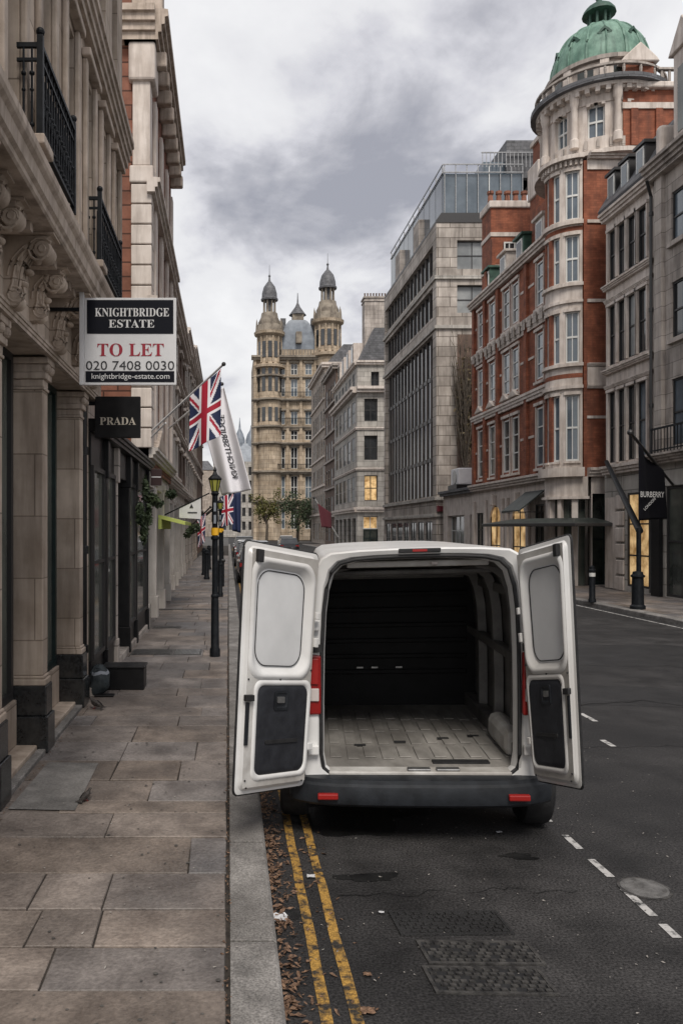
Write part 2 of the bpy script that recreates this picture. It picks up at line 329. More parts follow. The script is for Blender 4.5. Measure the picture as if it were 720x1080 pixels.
for a, b in ((3.7, 4.12), (4.28, 4.43), (4.52, 4.86), (5.03, 5.30), (5.47, 5.72), (5.98, 6.1), (7.0, 7.2)): line('lane_dash', 2.385, 2.435, a, b, M['white_line'])
for a, b, x_ in ((8.05, 8.3, 3.86), (9.1, 9.5, 4.16), (11, 11.8, 4.6)): line('lane_dash', x_, x_ + .06, a, b, M['white_line'])
# stains and tar patches lying on the road
def blob(name, cx, cy, rx, ry, m, z, seed, kind='structure'):
    r_ = random.Random(seed); n_ = 40; ph = [r_.uniform(0, 6.28) for _ in range(5)]
    pts = []
    for i in range(n_):
        a = 2 * math.pi * i / n_; q = 1 + .22 * math.sin(2 * a + ph[0]) + .16 * math.sin(3 * a + ph[1]) + .10 * math.sin(5 * a + ph[2]) + .07 * math.sin(9 * a + ph[3])
        pts.append((cx + rx * q * math.cos(a), cy + ry * q * math.sin(a), z))
    return MB().add(pts, [tuple(range(n_))]).build(name, m, kind=kind)
blob('road_stain', .88, 5.03, .17, .07, M['wet'], .003, 1); blob('road_stain', .98, 6.1, .5, .35, M['wet'], .003, 2)
blob('road_stain', 1.95, 5.35, .12, .05, M['wet'], .003, 5); blob('road_stain', .36, 4.55, .07, .05, M['wet'], .003, 6)
M['patch'] = noisy('newer_asphalt', (.013, .0125, .013), (.026, .0255, .026), 2, .6, .5, fine=140)
for cx_, cy_, a_, b_, s_ in ((5.2, 10.4, 2.4, .7, 11), (8.0, 13.5, 2.2, 1.6, 12),): blob('road_patch', cx_, cy_, a_, b_, M['patch'], .002, s_)
M['tar'] = plain('tar_seam', (.008, .008, .008), .5)
def crack(pts, w_, seed):
    r_ = random.Random(seed); lp = []
    for i in range(len(pts) - 1):
        a, b = Vector((*pts[i], 0)), Vector((*pts[i + 1], 0))
        for k in range(10):
            q = a.lerp(b, k / 10) + Vector((r_.uniform(-.02, .02), r_.uniform(-.04, .04), 0)); ww = w_ * r_.uniform(.5, 1.3)
            lp.append([(q.x, q.y - ww, .0065), (q.x, q.y + ww, .0065)])
    MB().loft(lp, False, False, False).build('road_crack', M['tar'], kind='structure')
crack([(4.3, 9.9), (5.3, 10.2), (6.0, 9.6), (7.6, 10.1)], .014, 3); crack([(3.4, 8.0), (4.9, 8.1), (6.0, 7.9)], .004, 4); crack([(.65, 4.75), (1.6, 4.85), (2.2, 4.8)], .003, 5)

M['cement'] = noisy('worn_grey_cement_slab', (.11, .105, .10), (.22, .21, .20), 3, .7, .3, detail=9, c3=(.06, .06, .06), fine=60, fr=(.8, 1.2))
MB().add([(-1.63, 5.9, .1275), (-1.13, 5.87, .1275), (-1.15, 7.06, .1275), (-1.60, 7.08, .1275)], [(0, 1, 2, 3)]).build('pavement_patch', M['cement'], kind='structure')
# iron access covers
def cover(x0, x1, y0, y1, skew, label):
    t = thing('access_cover', label, 'manhole cover', ((x0 + x1) / 2, y0, 0), 'iron covers set in the road')
    xf = lambda q: Vector((q.x + (q.y - y0) * -.06, q.y + (q.x - x0) * skew, q.z))
    fr = MB(xf); e_ = .018
    for a in ((x0, x1, y0, y0 + e_), (x0, x1, y1 - e_, y1), (x0, x0 + e_, y0 + e_, y1 - e_), (x1 - e_, x1, y0 + e_, y1 - e_)): fr.box(*a, .001, .010)
    fr.build('frame', M['castiron'], t)
    MB(xf).box(x0 + e_, x1 - e_, y0 + e_, y1 - e_, .001, .0055).build('base_plate', M['rubber'], t)
    pl = MB(xf); nx, ny = 13, 6; dx = (x1 - x0 - 2 * e_) / nx; dy = (y1 - y0 - 2 * e_) / ny
    for i in range(nx):
        for j in range(ny):
            if (i + 2 * j) % 9 == 0: continue
            o_ = (dx * .5 if j % 2 else 0)
            a = x0 + e_ + i * dx + .006 + o_; b = min(a + dx - .012, x1 - e_ - .004)
            if b - a > .01: pl.box(a, b, y0 + e_ + j * dy + .006, y0 + e_ + (j + 1) * dy - .007, .0055, .013)
    pl.build('tread_pattern', M['castiron'], t)
    return t
cover(.98, 1.56, 3.765, 4.0, -.03, 'nearest ridged iron cover in the road behind the van')
cover(1.01, 1.60, 4.02, 4.25, -.02, 'middle ridged iron cover of the three behind the van')
tc_ = cover(.93, 1.55, 4.30, 4.57, .02, 'tarred-over iron cover furthest from the camera, nearest the van bumper')
for ch in tc_.children: ch.data.materials[0] = M['patch']
t = thing('round_cover', 'small round pale metal cover beside the white dashed line', 'manhole cover', (2.54, 4.87, 0))
MB().lathe([(.135, .001), (.135, .008), (.118, .009), (.118, .0075), (.001, .0075)], (2.54, 4.87, 0), 36).build('lid', noisy('worn_steel_lid', (.09, .087, .084), (.20, .195, .19), 14, .5, .3, metal=.3), t)
MB().lathe([(.152, .0005), (.152, .006), (.138, .006)], (2.54, 4.87, 0), 36).build('rim', M['castiron'], t)

# pavement grates
def grate(x0, x1, y0, y1, n_, label, m):
    t = thing('pavement_grate', label, 'grate', ((x0 + x1) / 2, y0, .12), 'metal grates across the pavement')
    MB().box(x0, x1, y0, y1, .119, .127).build('frame', M['castiron'], t)
    mb = MB(); 
    for i in range(n_):
        a = x0 + .03 + (x1 - x0 - .06) * i / n_; mb.box(a, a + (x1 - x0) / n_ * .5, y0 + .03, y1 - .03, .127, .134)
    mb.build('bars', m, t)
grate(-1.62, -.93, 13.15, 13.75, 26, 'dark metal grate across the pavement before the lamp post', M['castiron'])
grate(-.92, -.45, 13.15, 13.75, 18, 'bright steel grate beside the foot of the near lamp post', M['steel'])
grate(-1.6, -1.0, 16.7, 17.0, 20, 'narrow dark grate far along the pavement by the shops', M['castiron'])
grate(-1.9, -.02, 20.5, 20.75, 40, 'long thin dark drain crossing the whole pavement', M['castiron'])

# ------------------------------------------------------------------ facade tools
def facade(mb, fr, u0, u1, z0, z1, ops, depth):
    us = sorted({u0, u1} | {round(a, 4) for o in ops for a in o[:2] if u0 < a < u1}); zs = sorted({z0, z1} | {round(a, 4) for o in ops for a in o[2:4] if z0 < a < z1})
    for i in range(len(us) - 1):
        for j in range(len(zs) - 1):
            cu, cz = (us[i] + us[i + 1]) / 2, (zs[j] + zs[j + 1]) / 2
            if any(o[0] < cu < o[1] and o[2] < cz < o[3] for o in ops): continue
            mb.quad(fr.p(us[i], 0, zs[j]), fr.p(us[i + 1], 0, zs[j]), fr.p(us[i + 1], 0, zs[j + 1]), fr.p(us[i], 0, zs[j + 1]))
    for (a, b, c, d) in [o[:4] for o in ops]:
        for q in ((a, c, b, c), (b, c, b, d), (b, d, a, d), (a, d, a, c)):
            mb.quad(fr.p(q[0], 0, q[1]), fr.p(q[2], 0, q[3]), fr.p(q[2], -depth, q[3]), fr.p(q[0], -depth, q[1]))
wrnd = random.Random(9)
def window(root, fr, a, b, c, d, depth, fm, gm, nx=2, nz=2, fw=.05, bar=.03, sub=True, name='window'):
    mb = MB(); y0, y1 = -depth, -depth + .05
    mb.fb(fr, a, a + fw, y0, y1, c, d).fb(fr, b - fw, b, y0, y1, c, d).fb(fr, a + fw, b - fw, y0, y1, c, c + fw).fb(fr, a + fw, b - fw, y0, y1, d - fw, d)
    for i in range(1, nx):
        m_ = a + (b - a) * i / nx; mb.fb(fr, m_ - bar / 2, m_ + bar / 2, y0, y1 - .012, c + fw, d - fw)
    for j in range(1, nz):
        m_ = c + (d - c) * j / nz; mb.fb(fr, a + fw, b - fw, y0, y1 - .006, m_ - bar / 2, m_ + bar / 2)
    g = MB().fb(fr, a, b, y0 - .06, y0 + .008, c, d)
    if sub:
        o = mb.build(name, fm, root); g.build('pane', gm, o)
    else:
        mb.cm = 1; g.cm = 1; mb.add(g.v, g.f); mb.build(name, [fm, gm], root)
def bandp(root, fr, u0, u1, z, h, proj, m, steps=3, name='string_course', back=.02):
    prof = [(-back, 0)]
    for i in range(steps):
        q = (i + 1) / steps; prof += [(proj * (.35 + .65 * q), h * (i / steps)), (proj * (.35 + .65 * q), h * q * .96)]
    prof += [(proj * .6, h), (-back, h)]
    MB().prism([fr.p(u0, d_, z + z_) for d_, z_ in prof], fr.u * (u1 - u0)).build(name, m, root)
def solid_back(mb, fr, u0, u1, z0, z1, dep, front=False):   # sides, back and roof of a block
    mb.quad(fr.p(u0, 0, z0), fr.p(u0, -dep, z0), fr.p(u0, -dep, z1), fr.p(u0, 0, z1)); mb.quad(fr.p(u1, 0, z0), fr.p(u1, -dep, z0), fr.p(u1, -dep, z1), fr.p(u1, 0, z1))
    mb.quad(fr.p(u0, -dep, z0), fr.p(u1, -dep, z0), fr.p(u1, -dep, z1), fr.p(u0, -dep, z1)); mb.quad(fr.p(u0, 0, z1), fr.p(u1, 0, z1), fr.p(u1, -dep, z1), fr.p(u0, -dep, z1))
def chimney(root, x0, x1, y0, y1, z0, z1, m, pots=4, pot='pot'):
    mb = MB().box(x0, x1, y0, y1, z0, z1).box(x0 - .08, x1 + .08, y0 - .08, y1 + .08, z1 - .35, z1 - .2).box(x0 - .12, x1 + .12, y0 - .12, y1 + .12, z1 + .001, z1 + .15)
    c = mb.build('chimney', m, root); pm = M['brickB'] if m is not M['brick'] else M['brickC']
    for i in range(pots):
        px_ = x0 + (x1 - x0) * (i + .5) / pots; r_ = (x1 - x0) / pots * .3
        MB().lathe([(r_, z1 + .15), (r_ * .8, z1 + .6), (r_ * 1.05, z1 + .62), (r_ * 1.05, z1 + .7)], (px_, (y0 + y1) / 2, 0), 8).build('chimney_pot', pm, c)

LF = F((-1.67, 0, 0), (0, 1, 0), (1, 0, 0))       # left street face
# ---------------- left building A
A = thing('stone_building', 'taupe stone corner of the nearest left building with balconies and scroll brackets', 'building', (-1.9, 5, .1))
UF = F((-1.40, 0, 0), (0, 1, 0), (1, 0, 0)); ops = []
wy = [3.02 + .94 * k for k in range(8)]
for wv in wy:
    for (c, d) in ((4.95, 6.65), (7.5, 9.0)): ops.append((wv, wv + .44, c, d))
mb = MB(); facade(mb, UF, 1.5, 10.5, 4.7, 10.4, ops, .2); solid_back(mb, UF, 1.5, 10.5, 4.7, 10.4, 5)
mb.build('upper_wall', M['stoneA'], A)
for o_ in ops: window(A, UF, *o_, .19, M['frameD'], M['glass'], 1, 2, .035, .025)
for wv in wy:                                        # architraves and hoods
    mb = MB().fb(UF, wv - .09, wv - .002, .002, .05, 4.78, 6.72).fb(UF, wv + .442, wv + .53, .002, .05, 4.78, 6.72).fb(UF, wv - .13, wv + .57, .002, .09, 6.722, 6.8)
    mb.build('architrave', M['stoneA2'], A, bevel=.012)
for i, yy in enumerate([1.9, 3.35, 4.8, 6.72, 7.66 - .02, 9.5]):
    pass
bandp(A, UF, 1.5, 10.5, 6.95, .34, .16, M['stoneA2'], 4, 'cornice'); bandp(A, UF, 1.5, 10.5, 9.6, .5, .3, M['stoneA2'], 4, 'cornice')
# entablature: frieze, soffit slab, cornice
MB().fb(LF, 1.5, 10.45, -.38, 0, 3.82, 4.4).build('frieze', M['stoneA'], A)
prof = [(-.45, 4.40), (.385, 4.40), (.40, 4.415), (.40, 4.45), (.425, 4.47), (.43, 4.56), (.455, 4.585), (.465, 4.61), (.465, 4.66), (.43, 4.675), (.42, 4.72), (-.45, 4.72)]
MB().prism([LF.p(1.5, d_, z_) for d_, z_ in prof], (0, 9.0, 0)).build('balcony_slab', M['stoneA2'], A)
bandp(A, LF, 1.5, 10.45, 3.80, .09, .05, M['stoneA2'], 3, 'architrave_moulding')
def dentils(y0, y1):
    mb = MB(); y = y0
    while y < y1: mb.fb(LF, y, y + .09, .0, .26, 4.335, 4.399); y += .2
    mb.build('dentil_row', M['stoneA2'], A)
piers = [2.75, 4.25, 5.85, 7.38, 9.24]
def scroll(yc, wdt, z0=3.86, z1=4.38, proj=.36):
    """S-shaped console: side outline in (d,z), extruded along the street, with two volutes"""
    pts = []
    for i in range(15):
        q = i / 14; pts.append((.04 + (proj - .05) * (q ** 2.0) + .035 * math.sin(q * 6.28), z0 + (z1 - z0) * q))
    poly = [(0.0, z0)] + pts + [(0.0, z1)]
    c = MB(); c.prism([LF.p(yc - wdt / 2, d_, z_) for d_, z_ in poly], (0, wdt, 0))
    r_ = .07; c.lathe([(.001, -wdt * .62), (r_ * .35, -wdt * .64), (r_ * .5, -wdt * .56), (r_ * .8, -wdt * .58), (r_, -wdt * .5), (r_, wdt * .5), (r_ * .8, wdt * .58), (r_ * .5, wdt * .56), (r_ * .35, wdt * .64), (.001, wdt * .62)], (-1.67 + proj - .07, yc, z1 - .10), 18, 'Y')
    r_ = .06; c.lathe([(.001, -wdt * .58), (r_, -wdt * .52), (r_, wdt * .52), (.001, wdt * .58)], (-1.67 + .07, yc, z0 + .06), 16, 'Y')
    sy = yc - wdt / 2 - .004
    for (cd, cz, rr_, dr) in ((proj - .09, z1 - .11, .10, 1), (.09, z0 + .09, .075, -1)):
        c.tube([LF.p(sy, cd + rr_ * (1 - q / 26) * math.cos(dr * q * .62 + .6), cz + rr_ * (1 - q / 26) * math.sin(dr * q * .62 + .6)) for q in range(24)], .013, 6, .005)
    c.tube([LF.p(sy, d_ - .035, z_) for d_, z_ in pts[3:12]], .012, 6); c.tube([LF.p(sy, d_ - .08, z_) for d_, z_ in pts[6:13]], .009, 6)
    for k in range(5):
        zz = z0 + .13 + k * .075; q_ = (zz - z0) / (z1 - z0); c.ball(LF.p(sy + .008, .05 + (proj - .06) * q_ ** 2 * .55, zz), .026, 5, 1, .6, 1.3)
    for k in (-.3, 0, .3):
        c.tube([LF.p(yc + k * wdt, d_ + .008, z_) for d_, z_ in pts[1:12]], wdt * .09, 6)
    # acanthus leaf tips curling off the front
    for k in range(4):
        zz = z0 + .10 + k * .085; dd = .06 + (proj - .05) * ((zz - z0) / (z1 - z0)) ** 2.0
        c.ball(LF.p(yc, dd + .03, zz), .042 - .003 * k, 6, 1, wdt * 9, .7)
    c.fb(LF, yc - wdt * .7, yc + wdt * .7, 0, proj + .02, z1 + .001, z1 + .018)
    c.build('scroll_bracket', M['stoneA'], A, smooth=40)
for k, pyv in enumerate(piers):
    yc = pyv + .15
    m = MB().fb(LF, pyv, pyv + .30, -.38, .0, .12, .46).fb(LF, pyv + .02, pyv + .28, -.40, -.02, .461, .74)
    m.build('plinth', M['granite'], A, bevel=.012)
    m = MB(); b0, b1 = pyv + .05, pyv + .25
    m.fb(LF, b0 - .02, b1 + .02, -.38, -.03, .741, .80).fb(LF, b0 - .01, b1 + .01, -.38, -.045, .801, .83)
    m.fb(LF, b0, b1, -.38, -.06, .831, 3.50)
    m.build('pilaster', M['stoneA'], A, bevel=.01)
    m = MB(); m.fb(LF, b0 - .01, b1 + .01, -.38, -.045, 3.501, 3.53).fb(LF, b0, b1, -.38, -.055, 3.531, 3.60).fb(LF, b0 - .025, b1 + .025, -.38, -.025, 3.601, 3.66).fb(LF, b0 - .01, b1 + .01, -.38, -.04, 3.661, 3.74).fb(LF, b0 - .04, b1 + .04, -.38, -.0, 3.741, 3.80)
    for s_ in (0, 1): m.ball(LF.p(b0 + .02 + s_ * .16, -.03, 3.70), .045, 6)
    m.build('capital', M['stoneA2'], A, bevel=.008)
    scroll(yc, .17)
for yc in (4.95, 5.35, 6.75, 8.55): scroll(yc, .12, 3.95, 4.38, .30)
for a, b in zip(piers[:-1], piers[1:]): dentils(a + .42, b - .05)
# bays between the pilasters
for k, (a, b) in enumerate(zip(piers[:-1], piers[1:])):
    g0, g1 = a + .30, b; fr_ = F((-2.02, 0, 0), (0, 1, 0), (1, 0, 0))
    MB().fb(LF, g0 + .002, g1 - .002, -.60, -.10, .10, .20).build('threshold_step', M['stoneA' if k != 1 else 'stoneA2'], A, bevel=.01)
    MB().fb(LF, g0 + .002, g1 - .002, -.10, -.02, .10, .165).build('lower_step', M['kerb'], A, bevel=.01)
    MB().fb(fr_, g0 - .002, g1 + .002, -.06, .06, .201, .62).build('stall_riser', M['stoneA'], A, bevel=.008)
    window(A, fr_, g0, g1, .621, 3.82, .02, M['frameD'] if k % 2 == 0 else M['teal'], M['glassH'], 2, 1, .07, .05, name='shop_window')
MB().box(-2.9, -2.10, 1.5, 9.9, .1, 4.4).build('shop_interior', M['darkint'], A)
# corner pier and end wall next to the dark shop
MB().fb(LF, 9.74, 9.92, -.38, -.07, .1, 3.80).build('end_pier', M['stoneA'], A, bevel=.012)
# balcony railings : posts, bars, solid mesh infill
def railing(y0, y1, label_parent):
    z0, z1 = 4.73, 5.42; X = -1.245
    m = MB()
    for yy in (y0, y1): m.box(X - .02, X + .02, yy, yy + .04, z0, z1 + .05); m.ball((X, yy + .02, z1 + .075), .03, 6)
    m.box(X - .018, X + .018, y0 + .04, y1, z1 - .03, z1).box(X - .012, X + .012, y0 + .04, y1, z1 - .12, z1 - .1).box(X - .012, X + .012, y0 + .04, y1, z0 + .05, z0 + .075)
    for yy in (y0, y1 + .01): m.box(-1.40, X - .02, yy + .004, yy + .03, z1 - .03, z1).box(-1.40, X - .02, yy + .008, yy + .026, z1 - .12, z1 - .1).box(-1.40, X - .02, yy + .008, yy + .026, z0 + .05, z0 + .07)
    o = m.build('railing', M['iron'], label_parent)
    n_ = 13; b = MB()
    for i in range(n_):
        yy = y0 + .06 + (y1 - y0 - .06) * (i + .5) / n_; b.tube([(X, yy, z0 + .06), (X, yy, z1 - .03)], .008, 6); b.ball((X, yy, (z0 + z1) / 2), .018, 5); b.ball((X, yy, z0 + .13), .016, 5)
        ring = [(X, yy + .028 * math.cos(a), z0 + .30 + .045 * math.sin(a)) for a in [k * .7854 for k in range(9)]]; b.tube(ring, .006, 5)
    for xx in (-1.30, -1.355):
        for yy in (y0 + .015,): b.tube([(xx, yy, z0), (xx, yy, z1 - .03)], .008, 6); b.ball((xx, yy, z1 - .2), .018, 5); b.ball((xx, yy, z0 + .15), .018, 5); b.ball((xx, yy, z0 + .38), .014, 5)
    b.build('baluster_row', M['iron'], o, smooth=40)
    MB().box(X - .035, X - .028, y0 + .05, y1 - .01, z0 + .08, z1 - .12).build('backing_panel', M['iron'], o)
railing(5.26, 6.38, A); railing(7.70, 9.15, A); railing(2.9, 4.0, A)
for y0 in (5.2, 7.64): MB().box(-1.41, -1.20, y0, y0 + .28, 4.721, 4.79).build('railing_base', M['stoneA2'], A, bevel=.01)
# drainpipe
t = thing('drainpipe', 'black cast-iron drainpipe on the pier beside the polished black plinth', 'drainpipe', (-1.63, 9.72, .12))
MB().tube([(-1.755, 9.66, .2), (-1.755, 9.66, 3.79)], .042, 12).build('pipe', M['blackpaint'], t, smooth=40)
for z in (.7, 1.9, 3.1): MB().lathe([(.058, z), (.058, z + .09), (.05, z + .1)], (-1.755, 9.66, 0), 12).box(-1.84, -1.77, 9.6, 9.72, z + .03, z + .06).build('pipe_collar', M['blackpaint'], t)
MB().box(-1.82, -1.69, 9.60, 9.73, .121, .40).build('shoe', M['blackpaint'], t, bevel=.015)

# ---------------- shop B (black shopfront) with set-back upper storeys
B = thing('dark_shopfront', 'black framed shopfront with tall glass under the small hanging black sign', 'shop', (-1.9, 13, .1))
mb = MB(); BU = F((-2.75, 0, 0), (0, 1, 0), (1, 0, 0)); facade(mb, BU, 10.5, 16.7, 3.5, 9.5, [], .1); solid_back(mb, BU, 10.5, 16.7, 3.5, 9.5, 4); mb.build('upper_wall', M['stoneG'], B)
MB().fb(LF, 9.93, 16.7, -1.1, -.04, 3.0, 3.42).build('fascia', M['blackpaint'], B, bevel=.01)
bandp(B, LF, 9.93, 16.7, 3.421, .16, .14, M['blackpaint'], 3, 'fascia_cornice', back=1.1)
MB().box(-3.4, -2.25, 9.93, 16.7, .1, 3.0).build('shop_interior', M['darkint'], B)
for i, (a, b, kind) in enumerate(((9.96, 10.9, 'w'), (11.12, 11.9, 'w'), (12.1, 13.4, 'd'), (13.65, 14.5, 'w'), (14.7, 16.5, 'w'))):
    MB().fb(LF, a - .02, b + .02, -.5, -.0, .10, .22).build('step', M['stoneG'], B, bevel=.01)
    if kind == 'w':
        MB().fb(LF, a, b, -.12, -.04, .221, .55).build('stall_riser', M['blackpaint'], B, bevel=.01)
        window(B, F((-1.73, 0, 0), (0, 1, 0), (1, 0, 0)), a, b, .551, 3.0, .0, M['frameD'], M['glassH'], 1, 2, .06, .04, name='shop_window')
    else:
        window(B, F((-2.1, 0, 0), (0, 1, 0), (1, 0, 0)), a, b, .221, 3.0, .0, M['frameD'], M['glassG'], 2, 2, .06, .04, name='door')
for a in (10.92, 11.92, 13.42, 14.52, 16.52):
    MB().fb(LF, a, a + .17, -.3, .02, .10, .55).fb(LF, a + .02, a + .15, -.3, -.0, .551, 2.999).fb(LF, a, a + .17, -.3, .03, 2.9, 2.999 + .42).build('pilaster', M['blackpaint' if a != 11.92 else 'stoneG'], B, bevel=.01)

# ---------------- building C: brick and stone
Cb = thing('brick_and_stone_building', 'tall brick building with pale quoined corner pilaster and heavy bracketed cornice on the left', 'building', (-1.9, 20, .1))
CF = F((-1.67, 0, 0), (0, 1, 0), (1, 0, 0)); ops = []
for yy in (18.0, 19.7, 21.4):
    for (c, d) in ((4.9, 6.6), (7.3, 9.0), (9.7, 11.2)): ops.append((yy, yy + .8, c, d))
mb = MB(); facade(mb, CF, 16.72, 23.2, 3.5, 14.2, ops, .25); solid_back(mb, CF, 16.72, 23.2, 3.5, 14.2, 5); mb.build('wall', M['brickC'], Cb)
for o_ in ops: window(Cb, CF, *o_, .24, M['frameD'], M['glass'], 1, 2)
# return pilaster with quoin courses (faces the camera) and its neighbours along the street
z = 3.9
while z < 9.4:
    MB().box(-2.03, -1.60, 16.60, 17.15, z, z + .40).build('quoin', M['stoneW'], Cb, bevel=.02); z += .425
MB().box(-2.0, -1.63, 16.63, 17.1, 9.8, 11.9).build('corner_pilaster', M['stoneW'], Cb, bevel=.02)
MB().box(-2.06, -1.56, 16.57, 17.2, 9.42, 9.78).build('corner_capital', M['stoneW'], Cb, bevel=.03)
MB().box(-2.08, -1.52, 16.55, 17.3, 11.55, 12.35).build('corner_capital', M['stoneW'], Cb, bevel=.05)
for yy in (17.5, 19.1, 20.8, 22.5):
    MB().fb(CF, yy, yy + .4, .0, .09, 3.9, 11.6).build('pilaster', M['stoneW'], Cb, bevel=.02)
bandp(Cb, CF, 16.5, 23.25, 6.75, .3, .2, M['stoneW'], 3); bandp(Cb, CF, 16.5, 23.25, 9.2, .3, .26, M['stoneW'], 3)
bandp(Cb, F((-1.67, 0, 0), (0, 1, 0), (1, 0, 0)), 16.5, 23.3, 12.35, .65, .42, M['stoneA2'], 4, 'cornice', back=.5)
bandp(Cb, F((-2.5, 16.72, 0), (1, 0, 0), (0, -1, 0)), 0, .99, 12.35, .65, .42, M['stoneA2'], 4, 'cornice', back=.1)
for i in range(9): MB().fb(CF, 16.9 + i * .74, 17.12 + i * .74, .0, .36, 12.02, 12.34).build('modillion', M['stoneA2'], Cb, bevel=.04)
for i in range(4): MB().fb(CF, 16.6 + i * 2.1, 17.05 + i * 2.1, -.35, .3, 13.001, 13.75).build('parapet_block', M['stoneA2'], Cb, bevel=.05)
# ground floor of C: white piers, dark glass, cornice with pediment
def ground_shops(root, y0, y1, h, X, pm, bay, seed, gm='glassG', corn=.22, cm=None):
    r_ = random.Random(seed); fr = F((X, 0, 0), (0, 1, 0), (1, 0, 0)); n_ = max(1, int((y1 - y0) / bay)); bw = (y1 - y0) / n_
    MB().fb(fr, y0, y1, -2.5, -.02, h - .55, h).build('fascia', pm, root, bevel=.01)
    bandp(root, fr, y0, y1, h + .001, corn, corn * 1.1, cm or pm, 3, 'cornice', back=.5)
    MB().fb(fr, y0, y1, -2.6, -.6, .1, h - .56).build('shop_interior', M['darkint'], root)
    for i in range(n_ + 1):
        a = y0 + i * bw - (.18 if i else 0); w_ = .36 if 0 < i < n_ else .18
        MB().fb(fr, a, a + w_, -.3, .06, .1, .62).fb(fr, a + .02, a + w_ - .02, -.3, .02, .621, h - .5).fb(fr, a, a + w_, -.3, .06, h - .499, h - .36).build('pier', pm, root, bevel=.015)
    for i in range(n_):
        a, b = y0 + i * bw + .18, y0 + (i + 1) * bw - .18
        window(root, fr, a, b, .45, h - .56, .22, M['frameD'], M[gm], 2, 2, .06, .04, name='shop_window')
        MB().fb(fr, a, b, -.27, -.1, .1, .449).build('stall_riser', r_.choice([M['granite'], M['blackpaint'], pm]), root)
ground_shops(Cb, 16.72, 23.2, 3.7, -1.72, M['stoneD'], 1.7, 1)
MB().prism([(-1.75, 17.1, 3.95), (-1.75, 19.3, 3.95), (-1.75, 18.2, 4.45)], (.25, 0, 0)).build('pediment', M['stoneA2'], Cb, bevel=.03)
# ---------------- the row beyond
def row_building(name, label, y0, y1, X, ztop, wm_, seed, hg=3.6, rows_=None, gmat=None, roofs=True, trim='stoneW'):
    r_ = random.Random(seed); t = thing(name, label, 'building', (X - .3, (y0 + y1) / 2, .1)); fr = F((X, 0, 0), (0, 1, 0), (1, 0, 0)); ops = []
    n_ = max(2, int((y1 - y0) / 1.9)); bw = (y1 - y0) / n_; fl = (ztop - hg - .6) / 3
    for i in range(n_):
        for k in range(3): ops.append((y0 + i * bw + bw * .28, y0 + i * bw + bw * .72, hg + .55 + k * fl, hg + .55 + k * fl + fl * .62))
    mb = MB(); facade(mb, fr, y0, y1, hg, ztop, ops, .2); solid_back(mb, fr, y0, y1, hg, ztop, 6); mb.build('wall', M[wm_], t)
    for o_ in ops:
        window(t, fr, *o_, .18, M['frameW'] if r_.random() < .6 else M['frameD'], M['glass'], 1, 2, sub=True)
        MB().fb(fr, o_[0] - .1, o_[1] + .1, .001, .12, o_[3] + .03, o_[3] + .15).build('window_hood', M[trim], t)
    for k in range(3): bandp(t, fr, y0, y1, hg + .25 + k * fl, .16, .14, M[trim], 2)
    bandp(t, fr, y0 - .03, y1, ztop - .35, .45, .34, M[trim], 3, 'cornice', back=.3)
    ground_shops(t, y0, y1, hg, X - .03, M[gmat or wm_], 1.8, seed + 5)
    if roofs:
        MB().prism([fr.p(y0, -.3, ztop + .1), fr.p(y0, -1.4, ztop + 1.1), fr.p(y0, -6, ztop + 1.1), fr.p(y0, -6, ztop + .1)], (0, y1 - y0, 0)).build('roof', M['slate'], t)
        chimney(t, X - 2.2, X - 1.0, y1 - 1.2, y1 - .5, ztop, ztop + 2.0, M['brickB'], 3)
    return t
row_building('white_townhouse', 'white painted townhouse just past the brick building on the left', 23.25, 29.5, -1.86, 9.6, 'stoneD', 2, gmat='stoneD')
row_building('brown_townhouse', 'brown brick townhouse after the white one on the left side', 29.55, 37, -2.0, 10.2, 'brickB', 3, gmat='stoneD')
row_building('stone_townhouse', 'grey stone townhouse after the brown one on the left side', 37.05, 47, -2.1, 11.5, 'stoneG', 4)
row_building('cream_townhouse', 'cream townhouse before the furthest house of the left row', 47.05, 58, -2.3, 13.0, 'stoneC', 5)
row_building('far_brown_townhouse', 'furthest brown house of the left row behind the flags', 58.05, 80, -2.6, 15.5, 'brickB', 6)
MB().box(-40, -9, -2, 90, -.01, .1).build('rear_yard_ground', M['joint'], kind='structure')

# ------------------------------------------------------------------ right side
# ---------------- red brick corner building
RX = 12.5
Rd = thing('red_brick_building', 'red brick corner building with pale bands and green copper dome', 'building', (13.5, 33, .1))
RF = F((RX, 0, 0), (0, 1, 0), (-1, 0, 0)); FF = F((0, 29.15, 0), (1, 0, 0), (0, -1, 0))
ops = []; rowsz = ((4.75, 7.1), (8.25, 10.1), (11.2, 12.95)); cols = ((31.65, 32.35), (34.35, 35.1), (35.45, 36.25), (37.4, 38.15), (39.1, 39.85))
for (a, b) in cols:
    for (c, d) in rowsz: ops.append((a, b, c, d))
mb = MB(); facade(mb, RF, 30.4, 40.6, 4.1, 13.5, ops, .22); solid_back(mb, RF, 30.4, 40.6, 4.1, 13.5, 6); mb.build('wall', M['brick'], Rd)
mb = MB(); facade(mb, FF, 12.98, 18.5, 4.1, 15.7, [], .2); solid_back(mb, FF, 12.98, 18.5, 4.1, 15.7, 5); mb.build('corner_wall', M['brick'], Rd)
for o_ in ops:
    window(Rd, RF, *o_, .06, M['frameW'], M['glassB'] if wrnd.random() < .5 else M['glass'], 1, 3, .07, .05)
    a, b, c, d = o_
    m = MB().fb(RF, a - .09, a - .001, .002, .03, c - .1, d + .08).fb(RF, b + .001, b + .09, .002, .03, c - .1, d + .08).fb(RF, a - .13, b + .13, .002, .09, d + .081, d + .2).fb(RF, a - .13, b + .13, .002, .1, c - .2, c - .101)
    m.build('window_surround', M['stoneW'], Rd)
